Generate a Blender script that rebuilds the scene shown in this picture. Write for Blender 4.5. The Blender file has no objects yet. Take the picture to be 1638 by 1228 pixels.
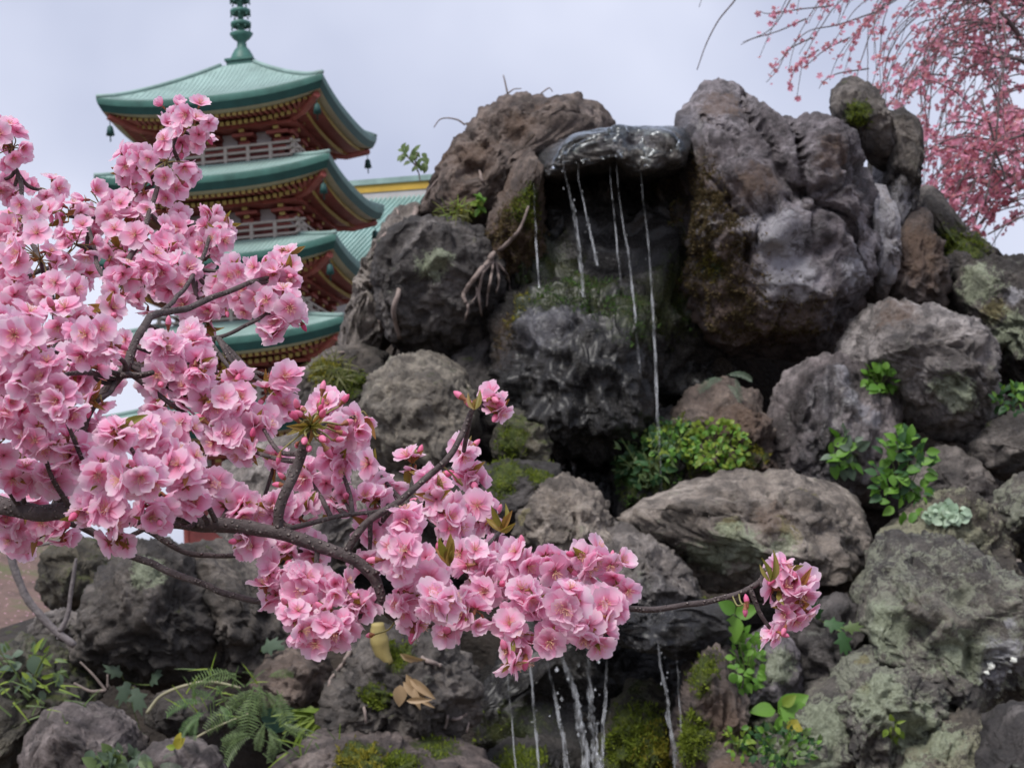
import bpy, bmesh, math, random
import numpy as np
from mathutils import Vector, Matrix, Quaternion

# ------------------------------------------------------------------ camera, sky, sun, exposure
F, CX, CY = 2400.0, 819.0, 614.0            # focal length and centre in photograph pixels
PITCH, ROLL, EYE = 0.119, -0.065, 1.6
cr, sr = math.cos(ROLL), math.sin(ROLL)
r0 = np.array((1, 0, 0.)); u0 = np.array((0, -math.sin(PITCH), math.cos(PITCH)))
FW = np.array((0, math.cos(PITCH), math.sin(PITCH)))
RT = cr*r0 + sr*u0
UP = -sr*r0 + cr*u0
CAM = np.array((0, 0, EYE))

def at(px, py, d):
    return CAM + d*(FW + (px-CX)/F*RT + (CY-py)/F*UP)

def proj(P):
    v = np.asarray(P)-CAM
    d = v@FW
    return CX+F*(v@RT)/d, CY-F*(v@UP)/d, d

SC = bpy.context.scene
COL = SC.collection
cam = bpy.data.cameras.new('camera')
cam.sensor_width = 36; cam.lens = 36*F/1638; cam.clip_start = 0.05; cam.clip_end = 3000
cam.dof.use_dof = True; cam.dof.focus_distance = 1.4; cam.dof.aperture_fstop = 22
camo = bpy.data.objects.new('camera', cam); COL.objects.link(camo)
camo.matrix_world = Matrix(((RT[0], UP[0], -FW[0], CAM[0]), (RT[1], UP[1], -FW[1], CAM[1]), (RT[2], UP[2], -FW[2], CAM[2]), (0, 0, 0, 1)))
SC.camera = camo

SUN_EL, SUN_AZ = math.radians(57), math.radians(208)   # azimuth clockwise from +Y: behind the camera, a little left
w = bpy.data.worlds.new('World'); SC.world = w; w.use_nodes = True
nt = w.node_tree; nt.nodes.clear()
sky = nt.nodes.new('ShaderNodeTexSky'); sky.sky_type = 'NISHITA'; sky.sun_disc = False
sky.sun_elevation = SUN_EL; sky.sun_rotation = SUN_AZ; sky.dust_density = 4
tc = nt.nodes.new('ShaderNodeTexCoord'); nz = nt.nodes.new('ShaderNodeTexNoise')
nz.inputs['Scale'].default_value = 3.2; nz.inputs['Detail'].default_value = 4; nz.inputs['Roughness'].default_value = .5
nt.links.new(tc.outputs['Generated'], nz.inputs['Vector'])
cl = nt.nodes.new('ShaderNodeValToRGB'); nt.links.new(nz.outputs['Fac'], cl.inputs['Fac'])
cl.color_ramp.elements[0].position = .32; cl.color_ramp.elements[0].color = (.236, .256, .335, 1)
cl.color_ramp.elements[1].position = .70; cl.color_ramp.elements[1].color = (.396, .41, .482, 1)
sc10 = nt.nodes.new('ShaderNodeVectorMath'); sc10.operation = 'SCALE'; sc10.inputs['Scale'].default_value = 10
nt.links.new(cl.outputs['Color'], sc10.inputs[0])
mx = nt.nodes.new('ShaderNodeMix'); mx.data_type = 'RGBA'; mx.inputs[0].default_value = .93
nt.links.new(sky.outputs['Color'], mx.inputs[6]); nt.links.new(sc10.outputs[0], mx.inputs[7])
bg = nt.nodes.new('ShaderNodeBackground'); bg.inputs['Strength'].default_value = .1
out = nt.nodes.new('ShaderNodeOutputWorld')
nt.links.new(mx.outputs[2], bg.inputs['Color']); nt.links.new(bg.outputs[0], out.inputs['Surface'])

sl = bpy.data.lights.new('sun', 'SUN'); sl.energy = 1.5; sl.angle = math.radians(20); sl.color = (1, .97, .93)
so = bpy.data.objects.new('sun', sl); COL.objects.link(so)
sd = Vector((math.sin(SUN_AZ)*math.cos(SUN_EL), math.cos(SUN_AZ)*math.cos(SUN_EL), math.sin(SUN_EL)))
so.rotation_euler = sd.to_track_quat('Z', 'Y').to_euler()
SC.view_settings.view_transform = 'Standard'; SC.view_settings.look = 'None'
SC.view_settings.exposure = 1.12; SC.view_settings.gamma = 1; SC.view_settings.use_curve_mapping = False
SC.render.engine = 'CYCLES'
SC.cycles.max_bounces = 8; SC.cycles.transparent_max_bounces = 8
SC.cycles.use_denoising = True

rng = np.random.default_rng(7)
random.seed(7)

# ------------------------------------------------------------------ helpers
def tag(o, label=None, cat=None, group=None, kind=None):
    if label: o['label'] = label
    if cat: o['category'] = cat
    if group: o['group'] = group
    if kind: o['kind'] = kind
    return o

def link(o, parent=None):
    COL.objects.link(o)
    if parent is not None: o.parent = parent
    return o

def empty(name, loc, label=None, cat=None, group=None, rz=0):
    o = bpy.data.objects.new(name, None); o.location = loc; o.rotation_euler = (0, 0, rz)
    o.empty_display_size = .05
    link(o); return tag(o, label, cat, group)

def mesh_np(name, V, Fc, mat=None, smooth=True):
    """V (n,3); Fc: list of faces or an (m,k) array"""
    me = bpy.data.meshes.new(name)
    V = np.asarray(V, dtype=np.float32)
    if isinstance(Fc, np.ndarray):
        m, k = Fc.shape
        me.vertices.add(len(V)); me.vertices.foreach_set('co', V.ravel())
        me.loops.add(m*k); me.loops.foreach_set('vertex_index', Fc.astype(np.int32).ravel())
        me.polygons.add(m); me.polygons.foreach_set('loop_start', np.arange(0, m*k, k, dtype=np.int32))
        me.update(calc_edges=True); me.validate()
    else:
        me.from_pydata([tuple(v) for v in V], [], Fc); me.update()
    if smooth: me.polygons.foreach_set('use_smooth', np.ones(len(me.polygons), dtype=bool))
    if mat: me.materials.append(mat)
    return me

def obj(name, me, parent=None, loc=None):
    o = bpy.data.objects.new(name, me); link(o, parent)
    if loc is not None: o.location = loc
    return o

class MB:
    """collects shapes for one mesh"""
    def __init__(s): s.v = []; s.f = []
    def add(s, V, Fs):
        b = len(s.v); s.v += [tuple(p) for p in V]; s.f += [tuple(i+b for i in f) for f in Fs]
    def box(s, x0, x1, y0, y1, z0, z1):
        s.add([(x0,y0,z0),(x1,y0,z0),(x1,y1,z0),(x0,y1,z0),(x0,y0,z1),(x1,y0,z1),(x1,y1,z1),(x0,y1,z1)],
              [(0,3,2,1),(4,5,6,7),(0,1,5,4),(1,2,6,5),(2,3,7,6),(3,0,4,7)])
    def obox(s, c, ax, ay, az):
        c, ax, ay, az = map(np.asarray, (c, ax, ay, az))
        P = [c+i*ax+j*ay+k*az for k in (-1, 1) for j in (-1, 1) for i in (-1, 1)]
        s.add(P, [(0,2,3,1),(4,5,7,6),(0,1,5,4),(1,3,7,5),(3,2,6,7),(2,0,4,6)])
    def tube(s, pts, rad, n=8, jit=0, cap=True):
        pts = np.asarray(pts, float); rad = np.broadcast_to(np.asarray(rad, float), (len(pts),))
        T = np.gradient(pts, axis=0); T /= np.linalg.norm(T, axis=1)[:, None]+1e-12
        a = np.array((0, 0, 1.)) if abs(T[0, 2]) < .9 else np.array((1., 0, 0))
        base = len(s.v); N = a
        for i in range(len(pts)):
            N = N-T[i]*(N@T[i]); N /= np.linalg.norm(N)+1e-12; B = np.cross(T[i], N)
            for k in range(n):
                t = 2*math.pi*k/n
                r = rad[i]*(1+jit*(random.random()-.5))
                s.v.append(tuple(pts[i]+r*(math.cos(t)*N+math.sin(t)*B)))
        for i in range(len(pts)-1):
            for k in range(n):
                a0 = base+i*n+k; a1 = base+i*n+(k+1) % n
                s.f.append((a0, a1, a1+n, a0+n))
        if cap:
            s.f.append(tuple(base+k for k in range(n))[::-1]); s.f.append(tuple(base+(len(pts)-1)*n+k for k in range(n)))
    def lathe(s, prof, n=16, c=(0, 0, 0)):
        base = len(s.v)
        for r, z in prof:
            for k in range(n):
                t = 2*math.pi*k/n; s.v.append((c[0]+r*math.cos(t), c[1]+r*math.sin(t), c[2]+z))
        for i in range(len(prof)-1):
            for k in range(n):
                a0 = base+i*n+k; a1 = base+i*n+(k+1) % n
                s.f.append((a0, a1, a1+n, a0+n))
    def build(s, name, mat, parent=None, loc=None, smooth=False):
        return obj(name, mesh_np(name, s.v, s.f, mat, smooth), parent, loc)

def smooth_path(pts, n=6):
    """Catmull-Rom through pts (k, m columns)"""
    P = np.asarray(pts, float); P = np.vstack([2*P[0]-P[1], P, 2*P[-1]-P[-2]]); o = []
    for i in range(1, len(P)-2):
        for t in np.linspace(0, 1, n, endpoint=False):
            a, b, c, d = P[i-1], P[i], P[i+1], P[i+2]
            o.append(.5*(2*b+(c-a)*t+(2*a-5*b+4*c-d)*t*t+(3*b-a-3*c+d)*t**3))
    o.append(P[-2]); return np.array(o)

def sm(a, b, x):
    t = np.clip((x-a)/(b-a), 0, 1); return t*t*(3-2*t)

# numpy gradient noise and cell noise
_perm = np.random.default_rng(3).permutation(256); _perm = np.concatenate([_perm, _perm, _perm])
_grad = np.random.default_rng(4).normal(size=(256, 3)); _grad /= np.linalg.norm(_grad, axis=1)[:, None]
_cell = np.random.default_rng(5).random((256, 3))
def _hash(i): return _perm[_perm[_perm[i[:, 0] & 255]+(i[:, 1] & 255)]+(i[:, 2] & 255)]
def perlin(p):
    i = np.floor(p).astype(np.int64); f = p-i; u = f*f*f*(f*(f*6-15)+10); r = np.zeros(len(p))
    for dx in (0, 1):
        wx = u[:, 0] if dx else 1-u[:, 0]
        for dy in (0, 1):
            wy = u[:, 1] if dy else 1-u[:, 1]
            for dz in (0, 1):
                wz = u[:, 2] if dz else 1-u[:, 2]
                o = np.array((dx, dy, dz)); g = _grad[_hash(i+o)]
                r += wx*wy*wz*((f-o)*g).sum(1)
    return r*1.5
def fbm(p, oc=4, gain=.5):
    r = 0; a = 1
    for k in range(oc): r = r+a*perlin(p*2**k+17.3*k); a *= gain
    return r
def ridged(p, oc=3):
    r = 0; a = 1
    for k in range(oc): r = r+a*(1-2*np.abs(perlin(p*2**k+9.1*k))); a *= .5
    return r
def worley(p):
    i = np.floor(p).astype(np.int64); f = p-i
    d1 = np.full(len(p), 9.); d2 = np.full(len(p), 9.)
    for dx in (-1, 0, 1):
        for dy in (-1, 0, 1):
            for dz in (-1, 0, 1):
                o = np.array((dx, dy, dz)); d = ((o+_cell[_hash(i+o)]-f)**2).sum(1)
                n1 = np.minimum(d1, d); d2 = np.minimum(d2, np.maximum(d1, d)); d1 = n1
    return np.sqrt(d1), np.sqrt(d2)

# ------------------------------------------------------------------ materials
class NT:
    def __init__(s, name):
        s.m = bpy.data.materials.new(name); s.m.use_nodes = True; s.t = s.m.node_tree; s.t.nodes.clear()
        s.out = s.n('ShaderNodeOutputMaterial')
    def n(s, ty, **k):
        nd = s.t.nodes.new(ty)
        for a, v in k.items(): setattr(nd, a, v)
        return nd
    def l(s, a, b): s.t.links.new(a, b)
    def val(s, nd, i, v):
        if isinstance(v, (int, float, tuple, list)): nd.inputs[i].default_value = v if not isinstance(v, (tuple, list)) or len(v) != 3 or nd.inputs[i].type != 'RGBA' else (*v, 1)
        else: s.l(v, nd.inputs[i])
    def noise(s, vec, scale, detail=4, rough=.55, dist=0):
        nd = s.n('ShaderNodeTexNoise'); nd.inputs['Scale'].default_value = scale; nd.inputs['Detail'].default_value = detail
        nd.inputs['Roughness'].default_value = rough; nd.inputs['Distortion'].default_value = dist; s.l(vec, nd.inputs['Vector']); return nd.outputs['Fac']
    def vor(s, vec, scale, feature='F1'):
        nd = s.n('ShaderNodeTexVoronoi', feature=feature); nd.inputs['Scale'].default_value = scale; s.l(vec, nd.inputs['Vector']); return nd.outputs['Distance']
    def mix(s, f, a, b, ty='MIX'):
        nd = s.n('ShaderNodeMix', data_type='RGBA', blend_type=ty); s.val(nd, 0, f); s.val(nd, 6, a); s.val(nd, 7, b); return nd.outputs[2]
    def math(s, op, a, b=0., clamp=False):
        nd = s.n('ShaderNodeMath', operation=op, use_clamp=clamp); s.val(nd, 0, a); s.val(nd, 1, b); return nd.outputs[0]
    def step(s, x, a, b, lo=0., hi=1.):
        nd = s.n('ShaderNodeMapRange', interpolation_type='SMOOTHSTEP'); s.val(nd, 0, x)
        for i, v in zip((1, 2, 3, 4), (a, b, lo, hi)): s.val(nd, i, v)
        return nd.outputs[0]
    def ramp(s, x, stops):
        nd = s.n('ShaderNodeValToRGB'); e = nd.color_ramp.elements
        while len(e) < len(stops): e.new(.5)
        for el, (p, c) in zip(e, stops): el.position = p; el.color = (*c, 1)
        s.l(x, nd.inputs['Fac']); return nd.outputs['Color']
    def bump(s, h, strength, dist, normal=None):
        nd = s.n('ShaderNodeBump'); nd.inputs['Strength'].default_value = strength; nd.inputs['Distance'].default_value = dist; s.l(h, nd.inputs['Height'])
        if normal is not None: s.l(normal, nd.inputs['Normal'])
        return nd.outputs['Normal']
    def objvec(s, amount=20):
        tc = s.n('ShaderNodeTexCoord'); oi = s.n('ShaderNodeObjectInfo')
        sc = s.n('ShaderNodeVectorMath', operation='SCALE'); sc.inputs[0].default_value = (1.3, 2.1, .7); sc_in = s.math('MULTIPLY', oi.outputs['Random'], amount); s.l(sc_in, sc.inputs['Scale'])
        ad = s.n('ShaderNodeVectorMath', operation='ADD'); s.l(tc.outputs['Object'], ad.inputs[0]); s.l(sc.outputs[0], ad.inputs[1])
        s.rand = oi.outputs['Random']; return ad.outputs[0]
    def pbr(s, col, rough=.8, normal=None, spec=.5, **k):
        p = s.n('ShaderNodeBsdfPrincipled'); s.val(p, 'Base Color', col); s.val(p, 'Roughness', rough); p.inputs['Specular IOR Level'].default_value = spec
        if normal is not None: s.l(normal, p.inputs['Normal'])
        for a, v in k.items(): s.val(p, a.replace('_', ' '), v)
        s.p = p; s.l(p.outputs[0], s.out.inputs['Surface']); return p

def rock_mat(name, c1, c2, c3, lichen=(.36, .40, .30), lich_amt=.25, moss_amt=0., bumpk=1., dark_amt=.5):
    t = NT(name); v = t.objvec()
    big = t.noise(v, 3.0, 5, .6, .4); mid = t.noise(v, 11, 6, .65, .3); fine = t.noise(v, 60, 5, .7)
    col = t.ramp(big, [(.33, c1), (.48, c2), (.64, c3)])
    col = t.mix(t.step(mid, .38, .62, .0, .75), col, t.mix(.5, c1, (.05, .047, .047)), 'MIX') if dark_amt else col
    col = t.mix(dark_amt*.6, col, t.ramp(fine, [(.32, (.35, .34, .34)), (.5, (1, 1, 1)), (.68, (1.5, 1.45, 1.4))]), 'MULTIPLY')
    # crusty lichen growing in small rosettes, denser in patches
    vo = t.noise(v, 38, 8, .75, .8); pat = t.noise(v, 5, 6, .65)
    lm = t.step(t.math('ADD', vo, t.math('MULTIPLY', pat, 1.1)), 1.27-.26*lich_amt, 1.40-.26*lich_amt)
    col = t.mix(t.math('MULTIPLY', lm, .7), col, t.mix(fine, lichen, tuple(x*.5 for x in lichen)))
    blk = t.step(t.noise(v, 7.5, 8, .7, 1.2), .54, .64)
    col = t.mix(t.math('MULTIPLY', blk, .45), col, t.mix(1, col, (.33, .33, .35), 'MULTIPLY'))
    col = t.mix(.8, col, t.mix(t.rand, (1.10, .97, .86), (1.0, .96, 1.02)), 'MULTIPLY')
    a = t.n('ShaderNodeVertexColor', layer_name='paint'); b = t.n('ShaderNodeVertexColor', layer_name='paint2')
    sa = t.n('ShaderNodeSeparateColor'); t.l(a.outputs['Color'], sa.inputs[0]); sb = t.n('ShaderNodeSeparateColor'); t.l(b.outputs['Color'], sb.inputs[0])
    # paint: R moss, G pale lichen, B rust ; paint2: R white lime and painted wet sheen, G ochre lichen, B wet
    wob = t.math('MULTIPLY', t.math('SUBTRACT', t.noise(v, 20, 9, .8, .8), .5), 3.4)
    def mask(x, lo=.35, hi=.62): return t.math('MULTIPLY', t.step(t.math('ADD', x, wob), lo, hi), t.step(x, .03, .3))
    col = t.mix(t.math('MULTIPLY', mask(sa.outputs[2], .1, .9), .6), col, t.ramp(mid, [(.35, (.09, .055, .038)), (.55, (.17, .105, .07)), (.7, (.24, .16, .11))]))
    col = t.mix(t.math('MULTIPLY', mask(sb.outputs[1]), .6), col, t.ramp(fine, [(.3, (.14, .12, .04)), (.7, (.32, .28, .11))]))
    col = t.mix(t.math('MULTIPLY', mask(sa.outputs[1]), .7), col, t.ramp(fine, [(.3, (.20, .23, .14)), (.6, (.42, .47, .33)), (.75, (.55, .6, .47))]))
    col = t.mix(t.math('MULTIPLY', mask(sb.outputs[0], .2, .9), .75), col, t.ramp(mid, [(.3, (.30, .29, .33)), (.7, (.62, .61, .64))]))
    gn = t.n('ShaderNodeNewGeometry'); sx = t.n('ShaderNodeSeparateXYZ'); t.l(gn.outputs['Normal'], sx.inputs[0])
    mm = mask(sa.outputs[0])
    if moss_amt:
        auto = t.math('MULTIPLY', t.step(sx.outputs[2], .1, .8), t.step(t.noise(v, 7, 4, .65), .66-.3*moss_amt, .78-.3*moss_amt)); mm = t.math('MAXIMUM', mm, t.math('MULTIPLY', auto, .75))
    col = t.mix(mm, col, t.ramp(t.noise(v, 30, 5, .75), [(.3, (.03, .05, .01)), (.5, (.085, .115, .018)), (.7, (.18, .20, .03))]))
    wet = t.step(sb.outputs[2], .2, .8)
    col = t.mix(wet, col, t.mix(1, col, (.42, .42, .43), 'MULTIPLY'))
    rough = t.math('SUBTRACT', .88, t.math('MULTIPLY', wet, t.step(fine, .3, .7, .78, .5)))
    pits = t.vor(v, 26)
    h = t.math('ADD', t.math('MULTIPLY', mid, 1.2), t.math('ADD', t.math('MULTIPLY', fine, .5), t.math('MULTIPLY', t.step(pits, 0, .45), .35)))
    h = t.math('ADD', h, t.math('MULTIPLY', t.noise(v, 170, 4, .7), .35)); h = t.math('ADD', h, t.math('MULTIPLY', mm, t.math('MULTIPLY', t.noise(v, 90, 3, .6), 1.2)))
    p_ = t.pbr(col, rough, t.bump(h, .95*bumpk, .04), .45); t.l(t.math('MULTIPLY', wet, .55), p_.inputs['Coat Weight']); p_.inputs['Coat Roughness'].default_value = .42
    return t.m

RM = {
    'ash':    rock_mat('rock_ash', (.10, .093, .086), (.29, .27, .247), (.48, .455, .425), lich_amt=.3),
    'brown':  rock_mat('rock_brown', (.075, .06, .052), (.19, .155, .135), (.33, .285, .25), (.33, .30, .25), lich_amt=.15),
    'dark':   rock_mat('rock_dark', (.032, .030, .028), (.10, .093, .086), (.25, .235, .215), (.25, .27, .22), lich_amt=.2, moss_amt=.1),
    'lichen': rock_mat('rock_lichen', (.07, .066, .06), (.16, .15, .128), (.27, .255, .20), (.46, .50, .36), lich_amt=1.0, moss_amt=.12),
    'wet':    rock_mat('rock_wet', (.03, .031, .033), (.05, .05, .05), (.085, .083, .08), (.12, .14, .11), lich_amt=.15),
    'tan':    rock_mat('rock_tan', (.11, .10, .08), (.24, .22, .175), (.36, .335, .27), (.36, .38, .27), lich_amt=.4, moss_amt=.1),
    'purple': rock_mat('rock_purple', (.07, .064, .066), (.21, .19, .195), (.44, .415, .425), (.42, .42, .40), lich_amt=.2),
    'moss':   rock_mat('rock_mossy', (.05, .05, .04), (.10, .095, .075), (.17, .16, .12), (.2, .24, .14), lich_amt=.4, moss_amt=.6),
    'soil':   rock_mat('soil', (.03, .025, .02), (.05, .042, .035), (.08, .066, .052), (.1, .1, .07), lich_amt=.1, moss_amt=.2),
}

def simple(name, col, rough=.7, var=.25, scale=8, bump=0., spec=.4, **k):
    t = NT(name); v = t.objvec(); f = t.noise(v, scale, 4, .6)
    c = t.ramp(f, [(.25, tuple(x*(1-var) for x in col)), (.75, tuple(min(1, x*(1+var)) for x in col))])
    t.pbr(c, rough, t.bump(f, bump, .02) if bump else None, spec, **k); return t.m

def leaf_mat(name, ca, cb, trans=.35, rough=.5):
    t = NT(name); v = t.objvec(); g = t.n('ShaderNodeNewGeometry')
    rnd = t.math('FRACT', t.math('ADD', t.rand, g.outputs['Random Per Island']))
    c = t.mix(rnd, ca, cb); c = t.mix(.5, c, t.ramp(t.noise(v, 60, 3), [(.3, (.6, .6, .6)), (.7, (1.3, 1.3, 1.3))]), 'MULTIPLY')
    p = t.pbr(c, rough, None, .4)
    tr = t.n('ShaderNodeBsdfTranslucent'); t.l(t.mix(.5, c, (1.4, 1.4, .6), 'MULTIPLY'), tr.inputs[0])
    ms = t.n('ShaderNodeMixShader'); ms.inputs[0].default_value = trans; t.l(p.outputs[0], ms.inputs[1]); t.l(tr.outputs[0], ms.inputs[2]); t.l(ms.outputs[0], t.out.inputs['Surface'])
    return t.m

M_green = leaf_mat('leaf_bright', (.09, .22, .03), (.17, .34, .05))
M_dgreen = leaf_mat('leaf_dark', (.03, .085, .03), (.06, .14, .05))
M_yellow = leaf_mat('leaf_yellow', (.28, .26, .03), (.45, .38, .06))
M_lime = leaf_mat('leaf_lime', (.16, .25, .03), (.26, .34, .05))
M_fern = leaf_mat('leaf_fern', (.09, .14, .05), (.16, .23, .085))
M_grey = leaf_mat('leaf_grey', (.10, .15, .10), (.17, .23, .16))
M_teal = leaf_mat('leaf_teal', (.09, .22, .15), (.12, .26, .18))
M_sedum = leaf_mat('leaf_sedum', (.28, .40, .28), (.45, .55, .42), .2)
M_dry = leaf_mat('leaf_dry', (.36, .24, .13), (.50, .36, .22), .25)
M_moss = leaf_mat('moss', (.09, .13, .012), (.22, .27, .03), .3, .9)
M_mossy = leaf_mat('moss_yellow', (.18, .17, .02), (.34, .30, .04), .3, .9)
M_mossg = leaf_mat('moss_green', (.035, .08, .02), (.09, .17, .035), .25, .9)
M_mossb = leaf_mat('moss_brown', (.06, .05, .02), (.15, .105, .05), .2, .9)
M_root = simple('root', (.24, .19, .17), .9, .35, 30)
M_twig = simple('dry_twig', (.20, .16, .14), .9, .3, 30)

# ------------------------------------------------------------------ setting: ground and banks
t = NT('ground'); v = t.objvec(0); f = t.noise(v, .8, 6, .65)
t.pbr(t.ramp(f, [(.3, (.07, .055, .04)), (.55, (.13, .095, .075)), (.75, (.10, .11, .05))]), .95, t.bump(f, .5, .1)); M_ground = t.m
t = NT('slope'); v = t.objvec(0); f = t.noise(v, 2.5, 6, .65); pk = t.vor(v, 14)
c = t.ramp(f, [(.3, (.08, .055, .045)), (.5, (.16, .10, .085)), (.62, (.12, .10, .06)), (.8, (.10, .12, .045))])
t.pbr(t.mix(t.step(pk, .20, .12), c, (.50, .28, .33)), .95, t.bump(f, .6, .08)); M_slope = t.m
g = obj('ground', mesh_np('ground', [(-900, -900, 0), (900, -900, 0), (900, 900, 0), (-900, 900, 0)], [(0, 1, 2, 3)], M_ground)); tag(g, kind='structure')
# gentle garden slope rising behind the rockery on the left
N = 60; gx, gy = np.meshgrid(np.linspace(-14, 6, N), np.linspace(8, 34, N), indexing='xy')
hz = 2.75*np.exp(-((gx+8)/6)**2-((gy-20)/8.5)**2)
V = np.stack([gx.ravel(), gy.ravel(), hz.ravel()-.12], 1); V[:, 2] += .06*fbm(V*np.array((.9, .9, 0)), 4)
idx = np.arange(N*N).reshape(N, N)
Q = np.stack([idx[:-1, :-1].ravel(), idx[:-1, 1:].ravel(), idx[1:, 1:].ravel(), idx[1:, :-1].ravel()], 1)
tag(obj('garden_slope', mesh_np('garden_slope', V, Q, M_slope)), kind='structure')

# ------------------------------------------------------------------ rocks
_ico = {}
def ico(sub):
    if sub not in _ico:
        bm = bmesh.new(); bmesh.ops.create_icosphere(bm, subdivisions=sub, radius=1)
        _ico[sub] = (np.array([v.co[:] for v in bm.verts]), np.array([[v.index for v in f.verts] for f in bm.faces])); bm.free()
    return _ico[sub]

DS = 1.55
ZC = 4
zbuf = np.full((1228//ZC+40, 1638//ZC+60), 99.)     # nearest rock depth, for standing plants on the rocks
def zput(P):
    x, y, d = proj(P); i = (y/ZC).astype(int)+20; j = (x/ZC).astype(int)+30
    ok = (i >= 0) & (i < zbuf.shape[0]) & (j >= 0) & (j < zbuf.shape[1])
    np.minimum.at(zbuf, (i[ok], j[ok]), d[ok])
def surf(px, py, lift=0., default=7.):
    i = int(py/ZC)+20; j = int(px/ZC)+30
    for r in (1, 2, 4):
        wnd = zbuf[max(0, i-r):i+r+1, max(0, j-r):j+r+1]; m = wnd[wnd < 90]
        if len(m): return at(px, py, float(np.median(m))-lift)
    return at(px, py, default)

ROCKS = {}
SKY = {'peak_left', 'overhang', 'standing', 'shoulder', 'ledge', 'left_far'}
def rock(key, label, poly, d, mat, front=None, back=None, e=.72, tilt=.25, rough=1., lump=1., crack=1., sub=None, paint=(), kind=None, name='boulder', auto_wet=0., knob=0., grow=1.03, facet=1., fold=1., grooves=()):
    d = d*DS
    P = np.array(poly, float); c = np.array(((P[:, 0].min()+P[:, 0].max())/2, (P[:, 1].min()+P[:, 1].max())/2))
    nxt = np.roll(P, -1, 0); cr_ = P[:, 0]*nxt[:, 1]-nxt[:, 0]*P[:, 1]; A = cr_.sum()/2
    c = ((P+nxt)*cr_[:, None]).sum(0)/(6*A)
    ang = np.linspace(-math.pi, math.pi, 361)[:-1]; R = np.zeros(360)
    for i, a in enumerate(ang):
        dr = np.array((math.cos(a), -math.sin(a)))
        e1 = P-c; e2 = nxt-P
        den = dr[0]*e2[:, 1]-dr[1]*e2[:, 0]; den = np.where(abs(den) < 1e-9, 1e-9, den)
        tt = (e1[:, 0]*e2[:, 1]-e1[:, 1]*e2[:, 0])/den; uu = (e1[:, 0]*dr[1]-e1[:, 1]*dr[0])/den
        ok = (tt > 0) & (uu >= -1e-6) & (uu <= 1+1e-6); R[i] = tt[ok].max() if ok.any() else 10
    ker = np.exp(-np.linspace(-1.6, 1.6, 7)**2); ker /= ker.sum()
    R = np.convolve(np.concatenate([R[-3:], R, R[:3]]), ker, 'valid')*grow
    Rm = R.mean()*d/F
    seed = sum(ord(ch)*(k+3)*7 for k, ch in enumerate(key)) % 997
    if sub is None: sub = 6 if R.mean() > 72 else 5
    n, Fc = ico(sub)
    front = .75*min(Rm, R.min()*1.3*d/F) if front is None else front
    back = Rm*.9 if back is None else back
    rho = np.clip(np.hypot(n[:, 0], n[:, 2]), 0, 1); phi = np.arctan2(n[:, 2], n[:, 0])
    rr = np.interp(phi, np.concatenate([ang, [math.pi]]), np.concatenate([R, R[:1]]))*d/F
    s = rho**e; cz = np.sqrt(np.clip(1-rho**2, 0, 1))**e
    dep = np.where(n[:, 1] < 0, -front*cz, back*cz)
    lx = rr*s*np.cos(phi); lz = rr*s*np.sin(phi)
    L = np.stack([lx, dep, lz], 1)
    # chiselled faces: soft planes that shave the visible side, leaving the outline
    rs = np.random.default_rng(seed+1)
    for k in range(int(16*facet)):
        nv = rs.normal(size=3); nv[1] = -abs(nv[1])-.45; nv /= np.linalg.norm(nv)
        pr = L@nv; hmax = pr.max(); h = hmax*rs.uniform(.62, .92)
        L = L-nv*(np.clip(pr-h, 0, None)*.88)[:, None]
    for gp, gw, gd in grooves:       # deep cracks that run across the face
        G = smooth_path([((x-c[0])*d/F, (c[1]-y)*d/F) for x, y in gp], 5); wq_ = L[:, [0, 2]]+.012*np.stack([perlin(L*14), perlin(L*14+40)], 1)
        dm = np.min(np.hypot(wq_[:, 0:1]-G[None, :, 0], wq_[:, 1:2]-G[None, :, 1]), axis=1)
        L[:, 1] += np.where(n[:, 1] < .2, gd*np.exp(-(dm/(gw*d/F))**2), 0)
    q0 = L/Rm+seed*.53
    wv = np.stack([perlin(q0*1.1), perlin(q0*1.1+31), perlin(q0*1.1+63)], 1)
    fd = .16*ridged((q0+.5*wv)*np.array((1.5, .8, 1.1)), 3)+.10*perlin(q0*2.1+77)
    L[:, 1] -= fold*Rm*fd*np.clip(cz*1.6, 0, 1)
    L[:, 1] += tilt*L[:, 2]
    dirn = L/np.maximum(np.linalg.norm(L, axis=1), 1e-6)[:, None]
    q = L/Rm+seed*.37
    m = L*1.0+seed*.71
    dsp = .07*fbm(q*1.25, 3)+.06*ridged(q*2.3+3, 4)*rough
    wq = q*1.9+.35*np.stack([perlin(q*2+5), perlin(q*2+25), perlin(q*2+45)], 1)
    f1, f2 = worley(wq)
    dsp += lump*.06*(.55-f1)
    dsp -= crack*.055*np.exp(-((f2-f1)/.055)**2)*sm(-.1, .25, perlin(q*1.1+50))
    D = dsp*Rm
    g1, g2 = worley(m*9)
    D += rough*(.028*fbm(m*5, 6, .62)+.014*(.5-g1)+.020*ridged(m*11, 4)*sm(-.35, .25, perlin(m*2.2+8))-.012*np.abs(fbm(m*24+4, 3)))
    if knob:
        h1, _ = worley(m*14+.3*np.stack([perlin(m*9), perlin(m*9+7), perlin(m*9+14)], 1)); D += knob*.03*(.6-h1)
    L = L+dirn*D[:, None]
    C = at(c[0], c[1], d)
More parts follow.
